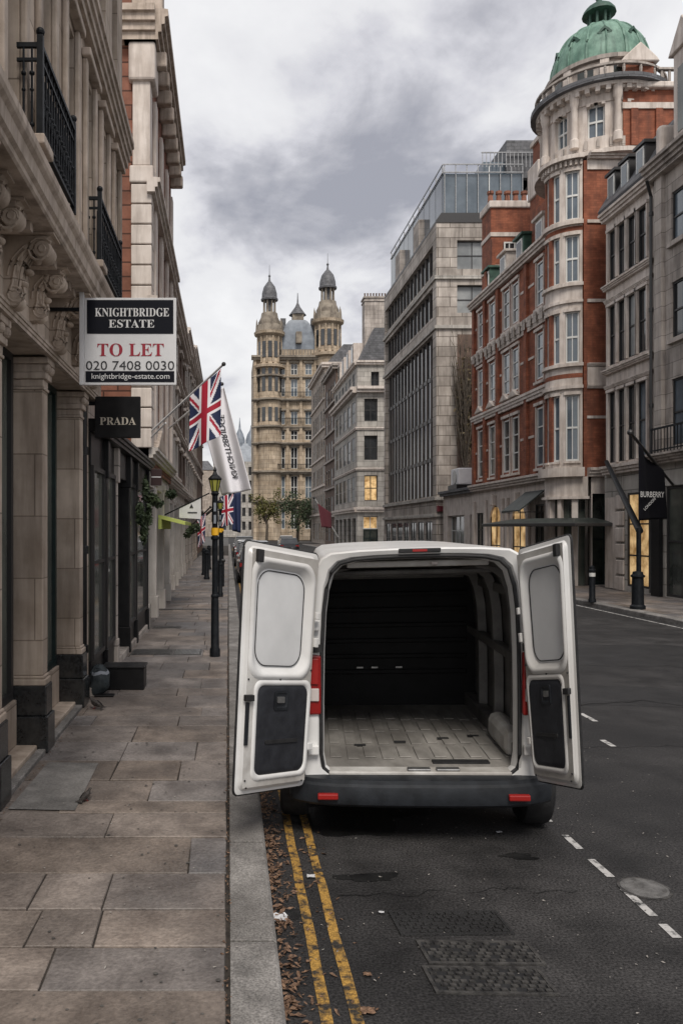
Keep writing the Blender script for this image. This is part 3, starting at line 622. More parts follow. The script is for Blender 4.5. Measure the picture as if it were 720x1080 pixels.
for z in (5.95, 9.2, 12.2):
    prev = 30.5
    for (a, b) in cols + ((40.6, 40.6),):
        if a - .25 > prev: MB().fb(RF, prev, a - .25, .002, .03, z, z + .1).build('stone_band', M['stoneW'], Rd)
        prev = b + .25
for (z, h, p_) in ((4.1, .32, .32), (7.5, .38, .2), (10.4, .6, .14), (13.3, .34, .36)): bandp(Rd, RF, 30.3, 40.7, z, h, p_, M['stoneW'], 3)
for i in range(16): MB().fb(RF, 30.7 + i * .62, 31.0 + i * .62, .165, .2, 10.5, 10.95).build('frieze_block', M['stoneG'], Rd, bevel=.02)
for (a, b) in cols[1:]: 
    c_ = (a + b) / 2; MB().prism([RF.p(c_ - .6, 0, 7.96), RF.p(c_ + .6, 0, 7.96), RF.p(c_, 0, 8.3)], (-.18, 0, 0)).build('window_pediment', M['stoneW'], Rd, bevel=.03)
for a in (33.2, 36.7, 38.6, 40.3):
    MB().fb(RF, a, a + .3, .002, .12, 4.45, 13.3).build('brick_pilaster', M['brick'], Rd)
# mansard roof and dormers
MB().prism([RF.p(30.6, -.1, 13.55), RF.p(30.6, -1.1, 15.3), RF.p(30.6, -5.5, 15.3), RF.p(30.6, -5.5, 13.55)], (0, 10, 0)).build('mansard_roof', M['slate'], Rd)
for i, yy in enumerate((32.0, 34.2, 36.3, 38.6)):
    d_ = MB().fb(RF, yy, yy + .9, -1.3, -.15, 13.7, 14.85).fb(RF, yy - .1, yy + 1.0, -1.4, -.02, 14.851, 14.97)
    o = d_.build('dormer', M['copperD' if i % 2 else 'stoneW'], Rd, bevel=.02)
    g = RF; MB().fb(g, yy + .12, yy + .78, -.149, -.11, 13.85, 14.75).build('dormer_frame', M['frameW'], o)
    MB().fb(g, yy + .2, yy + .7, -.109, -.10, 13.93, 14.67).build('pane', M['glass'], o)
# chimney gable at the far end
MB().box(12.9, 15.0, 39.2, 40.6, 13.5, 18.0).build('gable_chimney', M['brick'], Rd)
for z in (16.6, 15.0): MB().box(12.86, 15.04, 39.16, 40.64, z, z + .2).build('stone_band', M['stoneW'], Rd)
MB().box(12.8, 15.1, 39.1, 40.7, 18.001, 18.35).build('chimney_cap', M['stoneW'], Rd, bevel=.05)
for i in range(5): MB().lathe([(.16, 18.35), (.12, 18.95), (.17, 18.97), (.17, 19.1)], (13.1 + .42 * i, 39.9, 0), 8).build('chimney_pot', M['brickC'], Rd)
for (x_, w_) in ((13.0, .22), (12.7, .2)): MB().box(x_ - .15, x_ + .0, 38.9, 39.19, 13.6, 16.4 if x_ > 12.9 else 14.8).build('gable_pier', M['brick'], Rd)
window(Rd, F((0, 39.2, 0), (1, 0, 0), (0, -1, 0)), 13.5, 14.3, 15.3, 16.3, -.06, M['frameW'], M['glass'], 3, 1, .07, .05, name='gable_window')
MB().box(14.1, 15.4, 36.2, 37.3, 14, 17.5).build('chimney', M['brick'], Rd); MB().box(14.0, 15.5, 36.1, 37.4, 17.501, 19.0).build('chimney_cap', M['stoneW'], Rd, bevel=.06)
MB().box(14.2, 15.3, 36.3, 37.2, 19.001, 20).build('chimney_top', M['brick'], Rd); MB().box(14.1, 15.4, 36.2, 37.3, 20.001, 20.2).build('chimney_cap', M['stoneW'], Rd)
# round corner bay
BC = Vector((13.02, 30.1, 0))
def cyl(a0, a1, r0, r1, z0, z1, name, m, n_=18, c=BC, par=Rd):
    """angles: 0 = towards the camera (-Y), growing towards the street (-X)"""
    lo = []
    for i in range(n_ + 1):
        a = R(a0 + (a1 - a0) * i / n_); u = Vector((-math.sin(a), -math.cos(a), 0))
        lo.append([c + u * r0 + Vector((0, 0, z0)), c + u * r1 + Vector((0, 0, z0)), c + u * r1 + Vector((0, 0, z1)), c + u * r0 + Vector((0, 0, z1))])
    return MB().loft(lo).build(name, m, par, smooth=30)
bayw = ((12, 40), (52, 70), (82, 100))
for (z0, z1) in ((4.45, 4.7), (7.15, 8.3), (10.2, 11.25), (13.0, 13.55), (15.35, 15.7)): cyl(6, 112, .6, 1.0, z0, z1, 'bay_wall', M['stoneW'])
for (z0, z1, p_) in ((4.12, 4.45, 1.25), (7.35, 7.47, 1.1), (8.16, 8.28, 1.12), (10.5, 10.6, 1.07), (11.1, 11.22, 1.12), (13.35, 13.5, 1.12), (15.7, 15.85, 1.25)): cyl(6, 112, .7, p_, z0, z1, 'bay_moulding', M['stoneW'])
for (c, d) in ((4.7, 7.15), (8.3, 10.2), (11.25, 13.0), (13.55, 15.35)):
    edges = [6] + [a for w_ in bayw for a in w_] + [112]
    for i in range(0, len(edges), 2): cyl(edges[i], edges[i + 1], .6, 1.0, c, d, 'bay_pier', M['stoneW'] if i < 4 else M['brick'], 6)
    for (a0, a1) in bayw:
        o = cyl(a0, a1, .86, .885, c, d, 'window', M['glassB'], 6)
        for e0 in (a0, a1 - 3): cyl(e0, e0 + 3, .86, .93, c, d, 'frame', M['frameW'], 2, par=o)
        for zz in (c, (c + d) / 2 - .03, d - .07): cyl(a0 + 3, a1 - 3, .86, .92, zz, zz + .07, 'frame', M['frameW'], 4, par=o)
        if a1 - a0 > 20: cyl((a0 + a1) / 2 - 1, (a0 + a1) / 2 + 1, .86, .91, c, d, 'glazing_bar', M['frameW'], 2, par=o)
# bands on the frontal brick wall
for (z, h, p_, m_) in ((4.12, .33, .3, 'stoneW'), (7.35, .12, .12, 'stoneW'), (7.48, .66, .06, 'stoneW'), (8.15, .12, .14, 'stoneW'), (10.5, .12, .05, 'stoneW'), (13.4, .12, .05, 'stoneW'), (5.9 + .35, .1, .03, 'stoneW'), (9.3, .0001, .03, 'stoneW'), (15.35, .35, .05, 'stoneW'), (15.7, .2, .35, 'stoneW')):
    if h > .01: bandp(Rd, FF, 13.1, 18.4, z, h, p_, M[m_], 1 if p_ < .1 else 3, 'stone_band')
MB().fb(FF, 15.0, 15.6, .07, .09, 7.55, 8.05).build('carved_panel', M['stoneG'], Rd)
t = tag(MB().fb(FF, 13.95, 14.3, .002, .04, 5.05, 5.32).build('wall_plaque', M['signwhite'], bevel=.01), 'small white plaque on the red brick wall of the corner building', 'plaque')
# upper tower storey
TC = Vector((14.4, 31.0, 0))
tw = lambda a0, a1, r0, r1, z0, z1, name, m, n_=24: cyl(a0, a1, r0, r1, z0, z1, name, m, n_, TC)
tw(-90, 200, 1.2, 2.0, 15.86, 16.6, 'tower_parapet', M['stoneW']); tw(-180, 180, .2, 2.35, 15.84, 16.0, 'tower_cornice', M['stoneW'], 40)
tw(-90, 200, 1.2, 2.0, 17.85, 18.3, 'tower_wall', M['stoneW']); tw(-180, 180, .2, 2.3, 18.3, 18.42, 'tower_cornice', M['stoneW'], 40); tw(-180, 180, .2, 2.5, 18.42, 18.6, 'tower_cornice', M['slate'], 40)
bays = [-52, -12, 28, 68, 108]
for i, a in enumerate(bays):
    tw(a - 20, a - 9, 1.3, 1.95, 16.6, 17.85, 'tower_pier', M['stoneW'], 4); tw(a + 9, a + 20, 1.3, 1.95, 16.6, 17.85, 'tower_pier', M['stoneW'], 4)
    o = tw(a - 9, a + 9, 1.7, 1.74, 16.6, 17.85, 'window', M['glassB'], 4)
    for e0 in (a - 9, a - 1, a + 7.5): cyl(e0, e0 + 1.5, 1.7, 1.80, 16.6, 17.85, 'frame', M['frameW'], 2, TC, o)
    for zz in (16.6, 17.2, 17.78): cyl(a - 9, a + 9, 1.7, 1.79, zz, zz + .07, 'frame', M['frameW'], 4, TC, o)
    u = Vector((-math.sin(R(a + 20)), -math.cos(R(a + 20)), 0)); q = TC + u * 2.12
    MB().lathe([(.17, 16.3), (.17, 16.6), (.12, 16.65), (.11, 17.8), (.16, 17.95), (.18, 18.3)], (q.x, q.y, 0), 12).build('column', M['stoneW'], Rd, smooth=40)
    # arched hood over each window
    for k in range(5):
        a2 = a - 9 + k * 3.6; zz = 17.72 + .13 * math.sin(math.pi * (k + .5) / 5); cyl(a2, a2 + 3.6, 1.8, 2.03, zz, 17.87, 'arch_stone', M['stoneW'], 2, TC)
tw(-180, 180, .3, 1.78, 18.6, 19.5, 'drum', M['stoneW'], 32); tw(-180, 180, .3, 1.98, 19.45, 19.6, 'drum_cornice', M['stoneG'], 32)
for a in (-40, 0, 40, 80, 120): 
    tw(a - 9, a + 9, 1.75, 1.80, 18.85, 19.3, 'drum_window', M['glassG'], 3); tw(a + 15, a + 24, 1.7, 1.95, 18.6, 19.45, 'drum_pier', M['stoneW'], 3)
for a in range(-60, 140, 8): 
    u = Vector((-math.sin(R(a)), -math.cos(R(a)), 0)); q = TC + u * 2.28; 
    if a % 16 == 4: MB().lathe([(.06, 18.6), (.04, 18.7), (.06, 18.85), (.04, 19.0)], (q.x, q.y, 0), 6).build('parapet_baluster', M['stoneG'], Rd)
tw(-70, 140, 2.2, 2.34, 19.0, 19.08, 'parapet_rail', M['stoneG'], 24)
# dome
prof = [(1.78 * math.cos(R(q)) ** .8, 19.6 + 2.02 * math.sin(R(q))) for q in range(0, 80, 5)]
prof = [(1.84, 19.55), (1.84, 19.66)] + prof
dome = MB().lathe(prof, (TC.x, TC.y, 0), 32).build('dome', M['copper'], Rd, smooth=40)
for k in range(16):
    a = R(k * 22.5 + 6); path = [(TC.x + r_ * 1.005 * math.cos(a), TC.y + r_ * 1.005 * math.sin(a), z_) for r_, z_ in prof[2:]]
    MB().tube(path, .035 if k % 2 else .05, 6).build('dome_rib', M['copper'], dome, smooth=60)
for a in (-62, -22, 18, 58, 98):
    u = Vector((-math.sin(R(a)), -math.cos(R(a)), 0)); side = Vector((u.y, -u.x, 0)); q = TC + u * 1.47 + Vector((0, 0, 20.62))
    m = MB(); ring = [q + side * (.2 * math.cos(t_) * (1.25 if k % 4 == 0 else .95)) + Vector((0, 0, .2 * math.sin(t_) * (1.25 if k % 4 == 0 else .95))) for k, t_ in enumerate([i * math.pi / 8 for i in range(16)])]
    m.loft([[p_ - u * .3 for p_ in ring], [p_ + u * .13 for p_ in ring], [q + (p_ - q) * .55 + u * .13 for p_ in ring], [q + (p_ - q) * .5 + u * .0 for p_ in ring]])
    m.build('dome_porthole', M['copperD'], dome)
ln = MB().lathe([(.45, 21.5), (.60, 21.54), (.60, 21.62), (.5, 21.68)], (TC.x, TC.y, 0), 16).build('lantern_base', M['copper'], Rd)
for k in range(8): a = R(k * 45 + 10); MB().tube([(TC.x + .38 * math.cos(a), TC.y + .38 * math.sin(a), 21.68), (TC.x + .38 * math.cos(a), TC.y + .38 * math.sin(a), 22.2)], .055, 8).build('lantern_column', M['copperD'], ln)
MB().lathe([(.4, 22.16), (.62, 22.2), (.60, 22.28), (.48, 22.45), (.3, 22.58), (.12, 22.65), (.1, 22.78), (.14, 22.86), (.02, 23.2)], (TC.x, TC.y, 0), 16).build('lantern_cap', M['copperD'], ln, smooth=40)
for a in range(-66, 150, 9): tw(a, a + 4, 1.95, 2.28, 18.14, 18.30, 'modillion', M['stoneW'], 2)
for a in range(-60, 146, 12): tw(a, a + 3, 1.98, 2.06, 16.15, 16.5, 'parapet_panel', M['stoneG'], 2)
for a in range(8, 110, 9): cyl(a, a + 4, .98, 1.14, 15.5, 15.68, 'bay_dentil', M['stoneW'], 2)
for z in (7.75, 13.14): cyl(6, 112, .9, 1.006, z, z + .16, 'brick_band', M['brick'])
for (a0, a1) in bayw:
    for z in (7.15, 10.2, 13.0, 15.35): cyl(a0 - 2, a1 + 2, .9, 1.05, z - .02, z + .10, 'window_head', M['stoneW'], 4)
    for z in (4.62, 8.22, 11.18, 13.48): cyl(a0 - 2, a1 + 2, .9, 1.07, z, z + .07, 'window_sill', M['stoneW'], 4)
# brick block right of the tower with pediment
MB().box(14.35, 19, 29.0, 34, 15.9, 18.2).build('upper_block', M['brick'], Rd)
for z in (17.5, 15.92): MB().box(14.3, 19.04, 28.95, 34.04, z, z + .22).build('stone_band', M['stoneW'], Rd)
MB().box(14.1, 19.2, 28.8, 34.2, 18.2, 18.42).build('cornice', M['stoneW'], Rd, bevel=.05)
for x_ in (14.6, 15.5, 16.2): MB().box(x_, x_ + .25, 28.9, 28.998, 16.15, 17.49).build('brick_pilaster', M['brick'], Rd)
MB().box(14.4, 15.4, 28.9, 31, 18.421, 19.15).build('gable_block', M['brick'], Rd)
MB().prism([(14.2, 28.8, 19.151), (15.6, 28.8, 19.151), (15.5, 28.8, 19.3), (14.9, 28.8, 19.85), (14.3, 28.8, 19.3)], (0, 1.9, 0)).build('gable_pediment', M['stoneW'], Rd, bevel=.04)
for i in range(8): MB().tube([(15.75 + i * .28, 29.0, 18.42), (15.75 + i * .28, 29.0, 18.9)], .05, 6).build('roof_baluster', M['stoneG'], Rd)
MB().box(15.6, 19.1, 28.92, 29.08, 18.901, 18.98).build('roof_rail', M['stoneG'], Rd)
# ground floor of the red building
gf = MB(); gops = [(31.6, 32.6, .5, 3.2), (33.6, 35.2, .5, 3.3), (36.6, 38.2, .5, 3.3), (39.0, 40.2, .5, 3.0)]
facade(gf, RF, 30.6, 40.6, .1, 4.1, gops, .4); solid_back(gf, RF, 30.6, 40.6, .1, 4.1, 6); gf.build('ground_floor', M['stoneW'], Rd)
for k, g_ in enumerate(gops):
    window(Rd, RF, *g_, .10, M['frameD'], M['lit'] if k in (1, 2) else M['glassG'], 2, 3, .06, .05, name='shop_window')
    a, b, c, d = g_; c_ = (a + b) / 2; hw = (b - a) / 2     # arch spandrels
    if k in (1, 2):
        for s_ in (-1, 1):
            pts = [RF.p(c_ + s_ * hw, 0, d)] + [RF.p(c_ + s_ * hw * math.cos(R(q)), 0, d - hw + hw * math.sin(R(q))) for q in range(0, 91, 15)]
            MB().prism(pts, (.36, 0, 0)).build('arch_spandrel', M['stoneW'], Rd)
        MB().fb(RF, c_ - .15, c_ + .15, .0, .2, d, d + .5).build('keystone', M['stoneW'], Rd, bevel=.03)
for a in (30.9, 33.0, 35.5, 36.1, 38.5, 40.3): MB().fb(RF, a, a + .28, .001, .12, .1, 3.6).build('pier', M['stoneW'], Rd, bevel=.02)
cyl(-5, 112, .5, 1.02, 3.35, 4.12, 'bay_fascia', M['stoneW']); cyl(-5, 112, .5, 1.12, 3.3, 3.4, 'bay_moulding', M['stoneW'])
for (a0, a1) in ((15, 27), (48, 56), (76, 86)): cyl(a0, a1, .5, 1.02, .1, 3.35, 'bay_column', M['stoneW'], 4)
cyl(-5, 110, .5, .8, .1, 3.34, 'entrance_glazing', M['glassG'])
mb = MB(); facade(mb, FF, 13.25, 18.5, .1, 4.1, [(13.3, 14.9, .15, 3.5)], .6); mb.build('ground_floor', M['stoneW'], Rd)
window(Rd, FF, 13.3, 14.9, .15, 3.5, .3, M['teal'], M['glassG'], 3, 2, .1, .06, name='entrance_door')
# canopy over the corner entrance
cp = thing('entrance_canopy', 'dark metal canopy over the entrance of the red brick corner building', 'canopy', (12.4, 28.5, 2.3))
top = [(10.3, 29.8, 2.42), (12.0, 27.6, 2.42), (13.45, 27.55, 2.42), (13.45, 29.1, 2.78), (12.6, 29.3, 2.78), (11.9, 30.6, 2.78), (11.9, 32.5, 2.78), (10.3, 32.5, 2.42)]
bot = [(a, b, 2.30) for a, b, c in top]
MB().loft([[Vector(q) for q in bot], [Vector((a, b, 2.415)) for a, b, c in top]]).build('fascia', M['frameD'], cp, bevel=.015)
MB().loft([[Vector((a * .98 + .25, b * .99 + .29, 2.416)) for a, b, c in top], [Vector((12.6 + (a - 12.6) * .55, 29.9 + (b - 29.9) * .6, 2.60)) for a, b, c in top]]).build('roof', M['olive'], cp)
for k in range(6): MB().tube([(10.9 + k * .45, 29.8 - k * .35 + .3, 2.42), (12.1 + k * .2, 29.9, 2.61)], .02, 5).build('rib', M['frameD'], cp)
aw = thing('tilted_glass_awning', 'tilted green-grey awning above the canopy on the red building', 'awning', (12.2, 32, 3))
MB().prism([RF.p(31.3, .1, 3.75), RF.p(31.3, 1.1, 2.95), RF.p(31.3, 1.1, 2.89), RF.p(31.3, .1, 3.69)], (0, 2.0, 0)).build('sheet', M['olive'], aw)
for yy in (31.3, 33.24): MB().fb(RF, yy, yy + .05, .1, 1.12, 2.86, 2.89).build('arm', M['frameD'], aw)

# ---------------- white building between red and grey
WX = 13.3; WF = F((WX, 0, 0), (0, 1, 0), (-1, 0, 0))
Wb = thing('pale_stone_building', 'narrow pale stone building of four window bays right of the red brick one', 'building', (13.6, 26.6, .1))
ops = []
for (a, b) in ((27.32, 27.84), (26.66, 27.2), (25.98, 26.54), (25.3, 25.88)):
    for (c, d) in ((4.5, 6.95), (7.9, 9.95), (10.85, 12.55)): ops.append((a, b, c, d))
mb = MB(); facade(mb, WF, 24.95, 28.1, 4.1, 13.2, ops, .22); solid_back(mb, WF, 24.95, 28.1, 4.1, 13.2, 6); mb.build('wall', M['stoneW'], Wb)
for o_ in ops:
    window(Wb, WF, *o_, .07, M['frameD'], wrnd.choice([M['glass'], M['glass'], M['glassB'], M['blind']]), 1, 2, .04, .05)
    a, b, c, d = o_; MB().fb(WF, a - .07, a - .001, .002, .07, c, d).fb(WF, b + .001, b + .07, .002, .07, c, d).fb(WF, a - .1, b + .1, .002, .1, d + .001, d + .1).build('window_surround', M['stoneW'], Wb)
for (z, h, p_) in ((4.1, .3, .25), (7.1, .12, .1), (7.6, .16, .2), (10.1, .12, .1), (10.55, .16, .2), (12.95, .3, .3)): bandp(Wb, WF, 24.95, 28.1, z, h, p_, M['stoneW'], 3)
MB().prism([WF.p(24.95, .25, 13.251), WF.p(24.95, .3, 13.35), WF.p(24.95, -.8, 15.2), WF.p(24.95, -5, 15.2), WF.p(24.95, -5, 13.251)], (0, 3.15, 0)).build('mansard_roof', M['slate'], Wb)
for yy in (25.35, 26.35, 27.3):
    o = MB().fb(WF, yy, yy + .6, -1.0, .05, 13.5, 14.5).fb(WF, yy - .07, yy + .67, -1.1, .12, 14.501, 14.6).build('dormer', M['frameD'], Wb); MB().fb(WF, yy + .07, yy + .53, .051, .08, 13.58, 14.44).build('dormer_frame', M['frameW'], o); MB().fb(WF, yy + .13, yy + .47, .081, .09, 13.65, 14.38).build('pane', M['glassB'], o)
mb = MB(); gops = [(25.2, 26.6, .3, 3.4)]; facade(mb, WF, 24.95, 28.2, .1, 4.1, gops, .35); solid_back(mb, WF, 24.95, 28.2, .1, 4.1, 6); mb.build('ground_floor', M['stoneE'], Wb)
window(Wb, WF, *gops[0], .06, M['frameD'], M['lit'], 2, 3, .07, .05, name='shop_window')
for k in range(6): MB().fb(WF, 26.75, 27.3, .001, .07, .12 + k * .55, .6 + k * .55).build('rusticated_block', M['stoneW'], Wb, bevel=.03)
MB().fb(WF, 27.35, 28.1, .001, .03, .15, 3.3).build('pier', M['stoneW'], Wb)
# ---------------- grey building at the right edge
Gb = thing('grey_stone_building', 'grey stone building cut by the right edge with iron balcony rail and gabled dormer', 'building', (13.6, 21, .1))
ops = []
for (a, b) in ((22.9, 23.95), (20.7, 21.8), (18.5, 19.6), (16.3, 17.4)):
    for (c, d) in ((4.7, 6.7), (7.9, 9.6), (10.8, 12.3)): ops.append((a, b, c, d))
mb = MB(); facade(mb, WF, 14, 24.9, 4.2, 13.3, ops, .25); solid_back(mb, WF, 14, 24.9, 4.2, 13.3, 6); mb.build('wall', M['stoneG'], Gb)
for o_ in ops:
    window(Gb, WF, *o_, .10, M['frameD'], wrnd.choice([M['glass'], M['glassB']]), 2, 2, .05, .05)
    a, b, c, d = o_; MB().fb(WF, a - .1, b + .1, .002, .12, c - .15, c - .01).build('sill', M['stoneG'], Gb)
for (z, h, p_) in ((4.2, .3, .45), (13.0, .45, .5)): bandp(Gb, WF, 14, 24.9, z, h, p_, M['stoneG'], 4)
for a in (24.3, 22.2, 20.0): MB().fb(WF, a, a + .4, .002, .12, 4.5, 13.0).build('pilaster', M['stoneG'], Gb)
MB().prism([WF.p(14, .0, 13.451), WF.p(14, -.7, 15.2), WF.p(14, -5, 15.2), WF.p(14, -5, 13.451)], (0, 10.9, 0)).build('mansard_roof', M['slate'], Gb)
MB().fb(WF, 22.6, 23.75, -1.2, .05, 13.46, 16.3).build('dormer', M['stoneW'], Gb, bevel=.02)
MB().prism([WF.p(22.45, .15, 16.301), WF.p(23.9, .15, 16.301), WF.p(23.2, .15, 17.2)], (1.4, 0, 0)).build('dormer_pediment', M['stoneW'], Gb, bevel=.03)
MB().fb(WF, 22.85, 23.5, .051, .07, 13.9, 15.8).build('dormer_window', M['glassG'], Gb)
MB().fb(WF, 24.35, 24.7, -.9, .1, 13.46, 14.6).build('scrolled_block', M['stoneW'], Gb, bevel=.1)
mb = MB(); gops = [(22.6, 24.3, .15, 3.5), (19.5, 22.0, .15, 3.5), (16.3, 18.9, .15, 3.5)]; facade(mb, WF, 14, 24.9, .1, 4.2, gops, .35); solid_back(mb, WF, 14, 24.9, .1, 4.2, 6); mb.build('ground_floor', M['stoneE'], Gb)
for g_ in gops: window(Gb, WF, *g_, .1, M['frameD'], M['glassG'], 2, 2, .08, .06, name='shop_window')
o = MB().fb(WF, 22.2, 24.4, .36, .4, 5.2, 5.26).fb(WF, 22.2, 24.4, .36, .4, 4.56, 4.6).build('balcony_rail', M['iron'], Gb)
for k in range(13): MB().tube([WF.p(22.25 + k * .175, .38, 4.5), WF.p(22.25 + k * .175, .38, 5.2)], .014, 5).build('rail_bar', M['iron'], o)
MB().fb(WF, 24.42, 24.9, -.1, .12, .1, 2.9).build('dark_door', M['blackpaint'], Gb)
t = thing('drainpipe', 'thin dark drainpipe between the pale and grey stone buildings', 'drainpipe', (13.2, 24.92, .12)); MB().tube([WF.p(24.92, .1, .2), WF.p(24.92, .1, 12.6), WF.p(24.7, .35, 13.0)], .05, 8).build('pipe', M['frameD'], t)
for z in (3, 6, 9, 12): MB().lathe([(.07, z), (.07, z + .12)], (WX - .1, 24.92, 0), 8).build('pipe_collar', M['frameD'], t)

# ---------------- modern block
MX = 13.0; MF = F((MX, 0, 0), (0, 1, 0), (-1, 0, 0)); MFF = F((0, 49.9, 0), (1, 0, 0), (0, -1, 0))
Mb = thing('modern_office_block', 'modern stone office block with dark vertical fins and glass rooftop storey', 'building', (14, 58, .1))
mb = MB(); ops = []
Y0, Y1 = 49.9, 66.6
ops += [(Y0 + .9, Y1 - .5, 4.3, 14.6)]
for (c, d) in ((15.7, 17.6), (18.4, 20.3)): ops.append((Y0 + .9, Y1 - .4, c, d))
for k in range(7): ops.append((Y0 + 1 + k * 2.2, Y0 + 2.6 + k * 2.2, .3, 2.7))
facade(mb, MF, Y0, Y1, .1, 21.4, ops, .7)
fops = [(14.3, 17.3, 18.5, 20.3), (14.3, 17.3, 15.75, 17.5)] + [(14.2, 16.8, .3, 2.6)]
facade(mb, MFF, 13, 17.5, .1, 21.4, fops, .3)
mb.quad((13, Y1, .1), (19, Y1, .1), (19, Y1, 21.4), (13, Y1, 21.4)); mb.quad((13, Y0, 21.4), (19, Y0, 21.4), (19, Y1, 21.4), (13, Y1, 21.4)); mb.build('wall', M['stoneM'], Mb)
MB().fb(MF, Y0 + .9, Y1 - .5, -.35, -.30, 4.3, 14.6).build('dark_glazing', M['glass'], Mb)
for k in range(14):
    yy = Y0 + 1.0 + k * 1.12; MB().fb(MF, yy, yy + .16, -.29, -.21, 4.301, 14.599).build('fin', noisy('fin_stone', (.085, .075, .07), (.15, .135, .125), .5) if k == 0 else bpy.data.materials['fin_stone'], Mb)
for z in (6.6, 9.2, 11.9): MB().fb(MF, Y0 + .9, Y1 - .5, -.295, -.25, z, z + .25).build('spandrel', M['frameD'], Mb)
for (c, d) in ((15.7, 17.6), (18.4, 20.3)):
    MB().fb(MF, Y0 + .9, Y1 - .4, -.35, -.3, c, d).build('dark_glazing', M['glass'], Mb)
    for k in range(14): MB().fb(MF, Y0 + 1.3 + k * 1.12, Y0 + 1.44 + k * 1.12, -.29, -.2, c + .001, d - .001).build('mullion', bpy.data.materials['fin_stone'], Mb)
for o_ in fops[:2]: window(Mb, MFF, *o_, .28, M['frameD'], M['blind'], 3, 2, .06, .06)
window(Mb, MFF, *fops[2], .28, M['frameD'], M['glassG'], 3, 2, .08, .06, name='shop_window')
for k in range(7): window(Mb, MF, Y0 + 1 + k * 2.2, Y0 + 2.6 + k * 2.2, .3, 2.7, .06, M['frameD'], M['glassG'], 2, 2, .08, .06, name='shop_window')
for z in (2.95, 4.0, 14.75, 17.85): bandp(Mb, MF, Y0 - .1, Y1, z, .22, .14, M['stoneE'], 1); bandp(Mb, MFF, 12.9, 17.5, z, .22, .14, M['stoneE'], 1)
MB().box(13.0, 13.9, 49.6, 49.897, 3.3, 3.65).build('dark_sign', M['purple'], Mb)
MB().fb(MFF, 14.3, 18, -.3, .001, 4.3, 14.4).build('brown_infill_wall', M['brickB'], Mb)
# roof storeys: slate lip with boxes, glass pavilion
MB().prism([MF.p(Y0 - .05, .02, 21.401), MF.p(Y0 - .05, .02, 21.55), MF.p(Y0 - .05, -.3, 22.0), MF.p(Y0 - .05, -4, 22.0), MF.p(Y0 - .05, -4, 21.401)], (0, 16.6, 0)).build('roof_lip', M['frameD'], Mb)
for yy in (55, 61): MB().fb(MF, yy, yy + 1.6, -1.5, -.1, 21.42, 23.6).build('stair_tower', M['stoneG'], Mb, bevel=.05)
g = MB().box(13.5, 18.5, 50.2, 66.2, 22.001, 24.6).build('glass_pavilion', M['glassB'], Mb)
for k in range(8): MB().box(13.55 + k * .7, 13.60 + k * .7, 50.10, 50.16, 22.0, 25.1).build('mullion', M['frameW'] if k == 4 else M['steel'], g)
for k in range(11): MB().box(13.50, 13.58, 50.4 + k * 1.57, 50.48 + k * 1.57, 22.0, 25.1).build('mullion', M['steel'], g)
for z in (24.6, 25.1): MB().box(13.48, 18.5, 50.04, 50.1, z, z + .06).build('rail', M['steel'], g); MB().box(13.42, 13.49, 50.11, 66.2, z, z + .06).build('rail', M['steel'], g)
MB().box(16.3, 19.5, 51.2, 60, 24.61, 25.8).build('plant_room', M['glassB'], Mb); MB().box(17.7, 20, 50.8, 55, 24.61, 27.0).build('lift_housing', M['slate'], Mb)
for k in range(14): MB().box(16.1 + k * .25, 16.14 + k * .25, 50.6, 50.64, 25.2, 26.1).build('guard_bar', M['steel'], g)
MB().box(16.05, 19.5, 50.58, 50.66, 26.1, 26.16).build('rail', M['steel'], g)
# low block in the side street with a creeper and a white unit
Lb = thing('low_link_building', 'low stone shop between the red brick and modern blocks', 'building', (14.5, 44.5, .1))
mb = MB(); LFz = F((0, 43.0, 0), (1, 0, 0), (0, -1, 0)); LMF = F((13.3, 0, 0), (0, 1, 0), (-1, 0, 0))
facade(mb, LMF, 40.7, 49.4, .1, 4.3, [(41.6, 44.0, .3, 3.0), (45, 48.4, .3, 3.0)], .3); solid_back(mb, LMF, 40.7, 49.4, .1, 4.3, 6); mb.build('wall', M['stoneW'], Lb)
for a, b in ((41.6, 44.0), (45, 48.4)): window(Lb, LMF, a, b, .3, 3.0, .28, M['frameW'], M['glassG'], 4, 3, .08, .06, name='shop_window')
bandp(Lb, LMF, 40.7, 49.4, 4.2, .3, .35, M['slate'], 2, 'cornice')
t = thing('air_conditioner', 'white air conditioning unit on the ledge beside the creeper', 'air conditioner', (13.6, 46.5, 4.5)); MB().box(13.1, 14.3, 45.5, 47, 4.75, 5.7).build('casing', M['signwhite'], t, bevel=.05); MB().box(12.95, 14.4, 45.3, 47.1, 4.501, 4.749).build('tray', M['blackpaint'], t); MB().lathe([(.4, -.02), (.4, .05), (.34, .05), (.34, .01), (.001, .01)], (13.09, 46.2, 5.2), 18, 'X').build('fan_grille', M['steel'], t)
def twig_tree(root, base, h, n_, rng, m, lean=.12):
    mb = MB(); base = Vector(base); mb.tube([base, base + Vector((0, .05, h * .3)), base + Vector((.05, 0, h * .6))], .12, 7, .06)
    for i in range(n_):
        z = h * rng.uniform(.05, .65); a = rng.uniform(0, 6.28); p0 = base + Vector((.03, 0, z)); ln_ = h * rng.uniform(.25, .45)
        d_ = Vector((math.cos(a) * lean, math.sin(a) * lean, 1)); p1 = p0 + d_ * ln_ * .5 + Vector((math.cos(a), math.sin(a), 0)) * .25; p2 = p1 + d_ * ln_ * .6
        mb.tube([p0, p1, p2], .045, 5, .012)
        for k in range(3): q = p1.lerp(p2, rng.random()); mb.tube([q, q + Vector((rng.uniform(-.3, .3), rng.uniform(-.3, .3), rng.uniform(.4, 1)))], .018, 4, .006)
    mb.build('trunk', m, root)
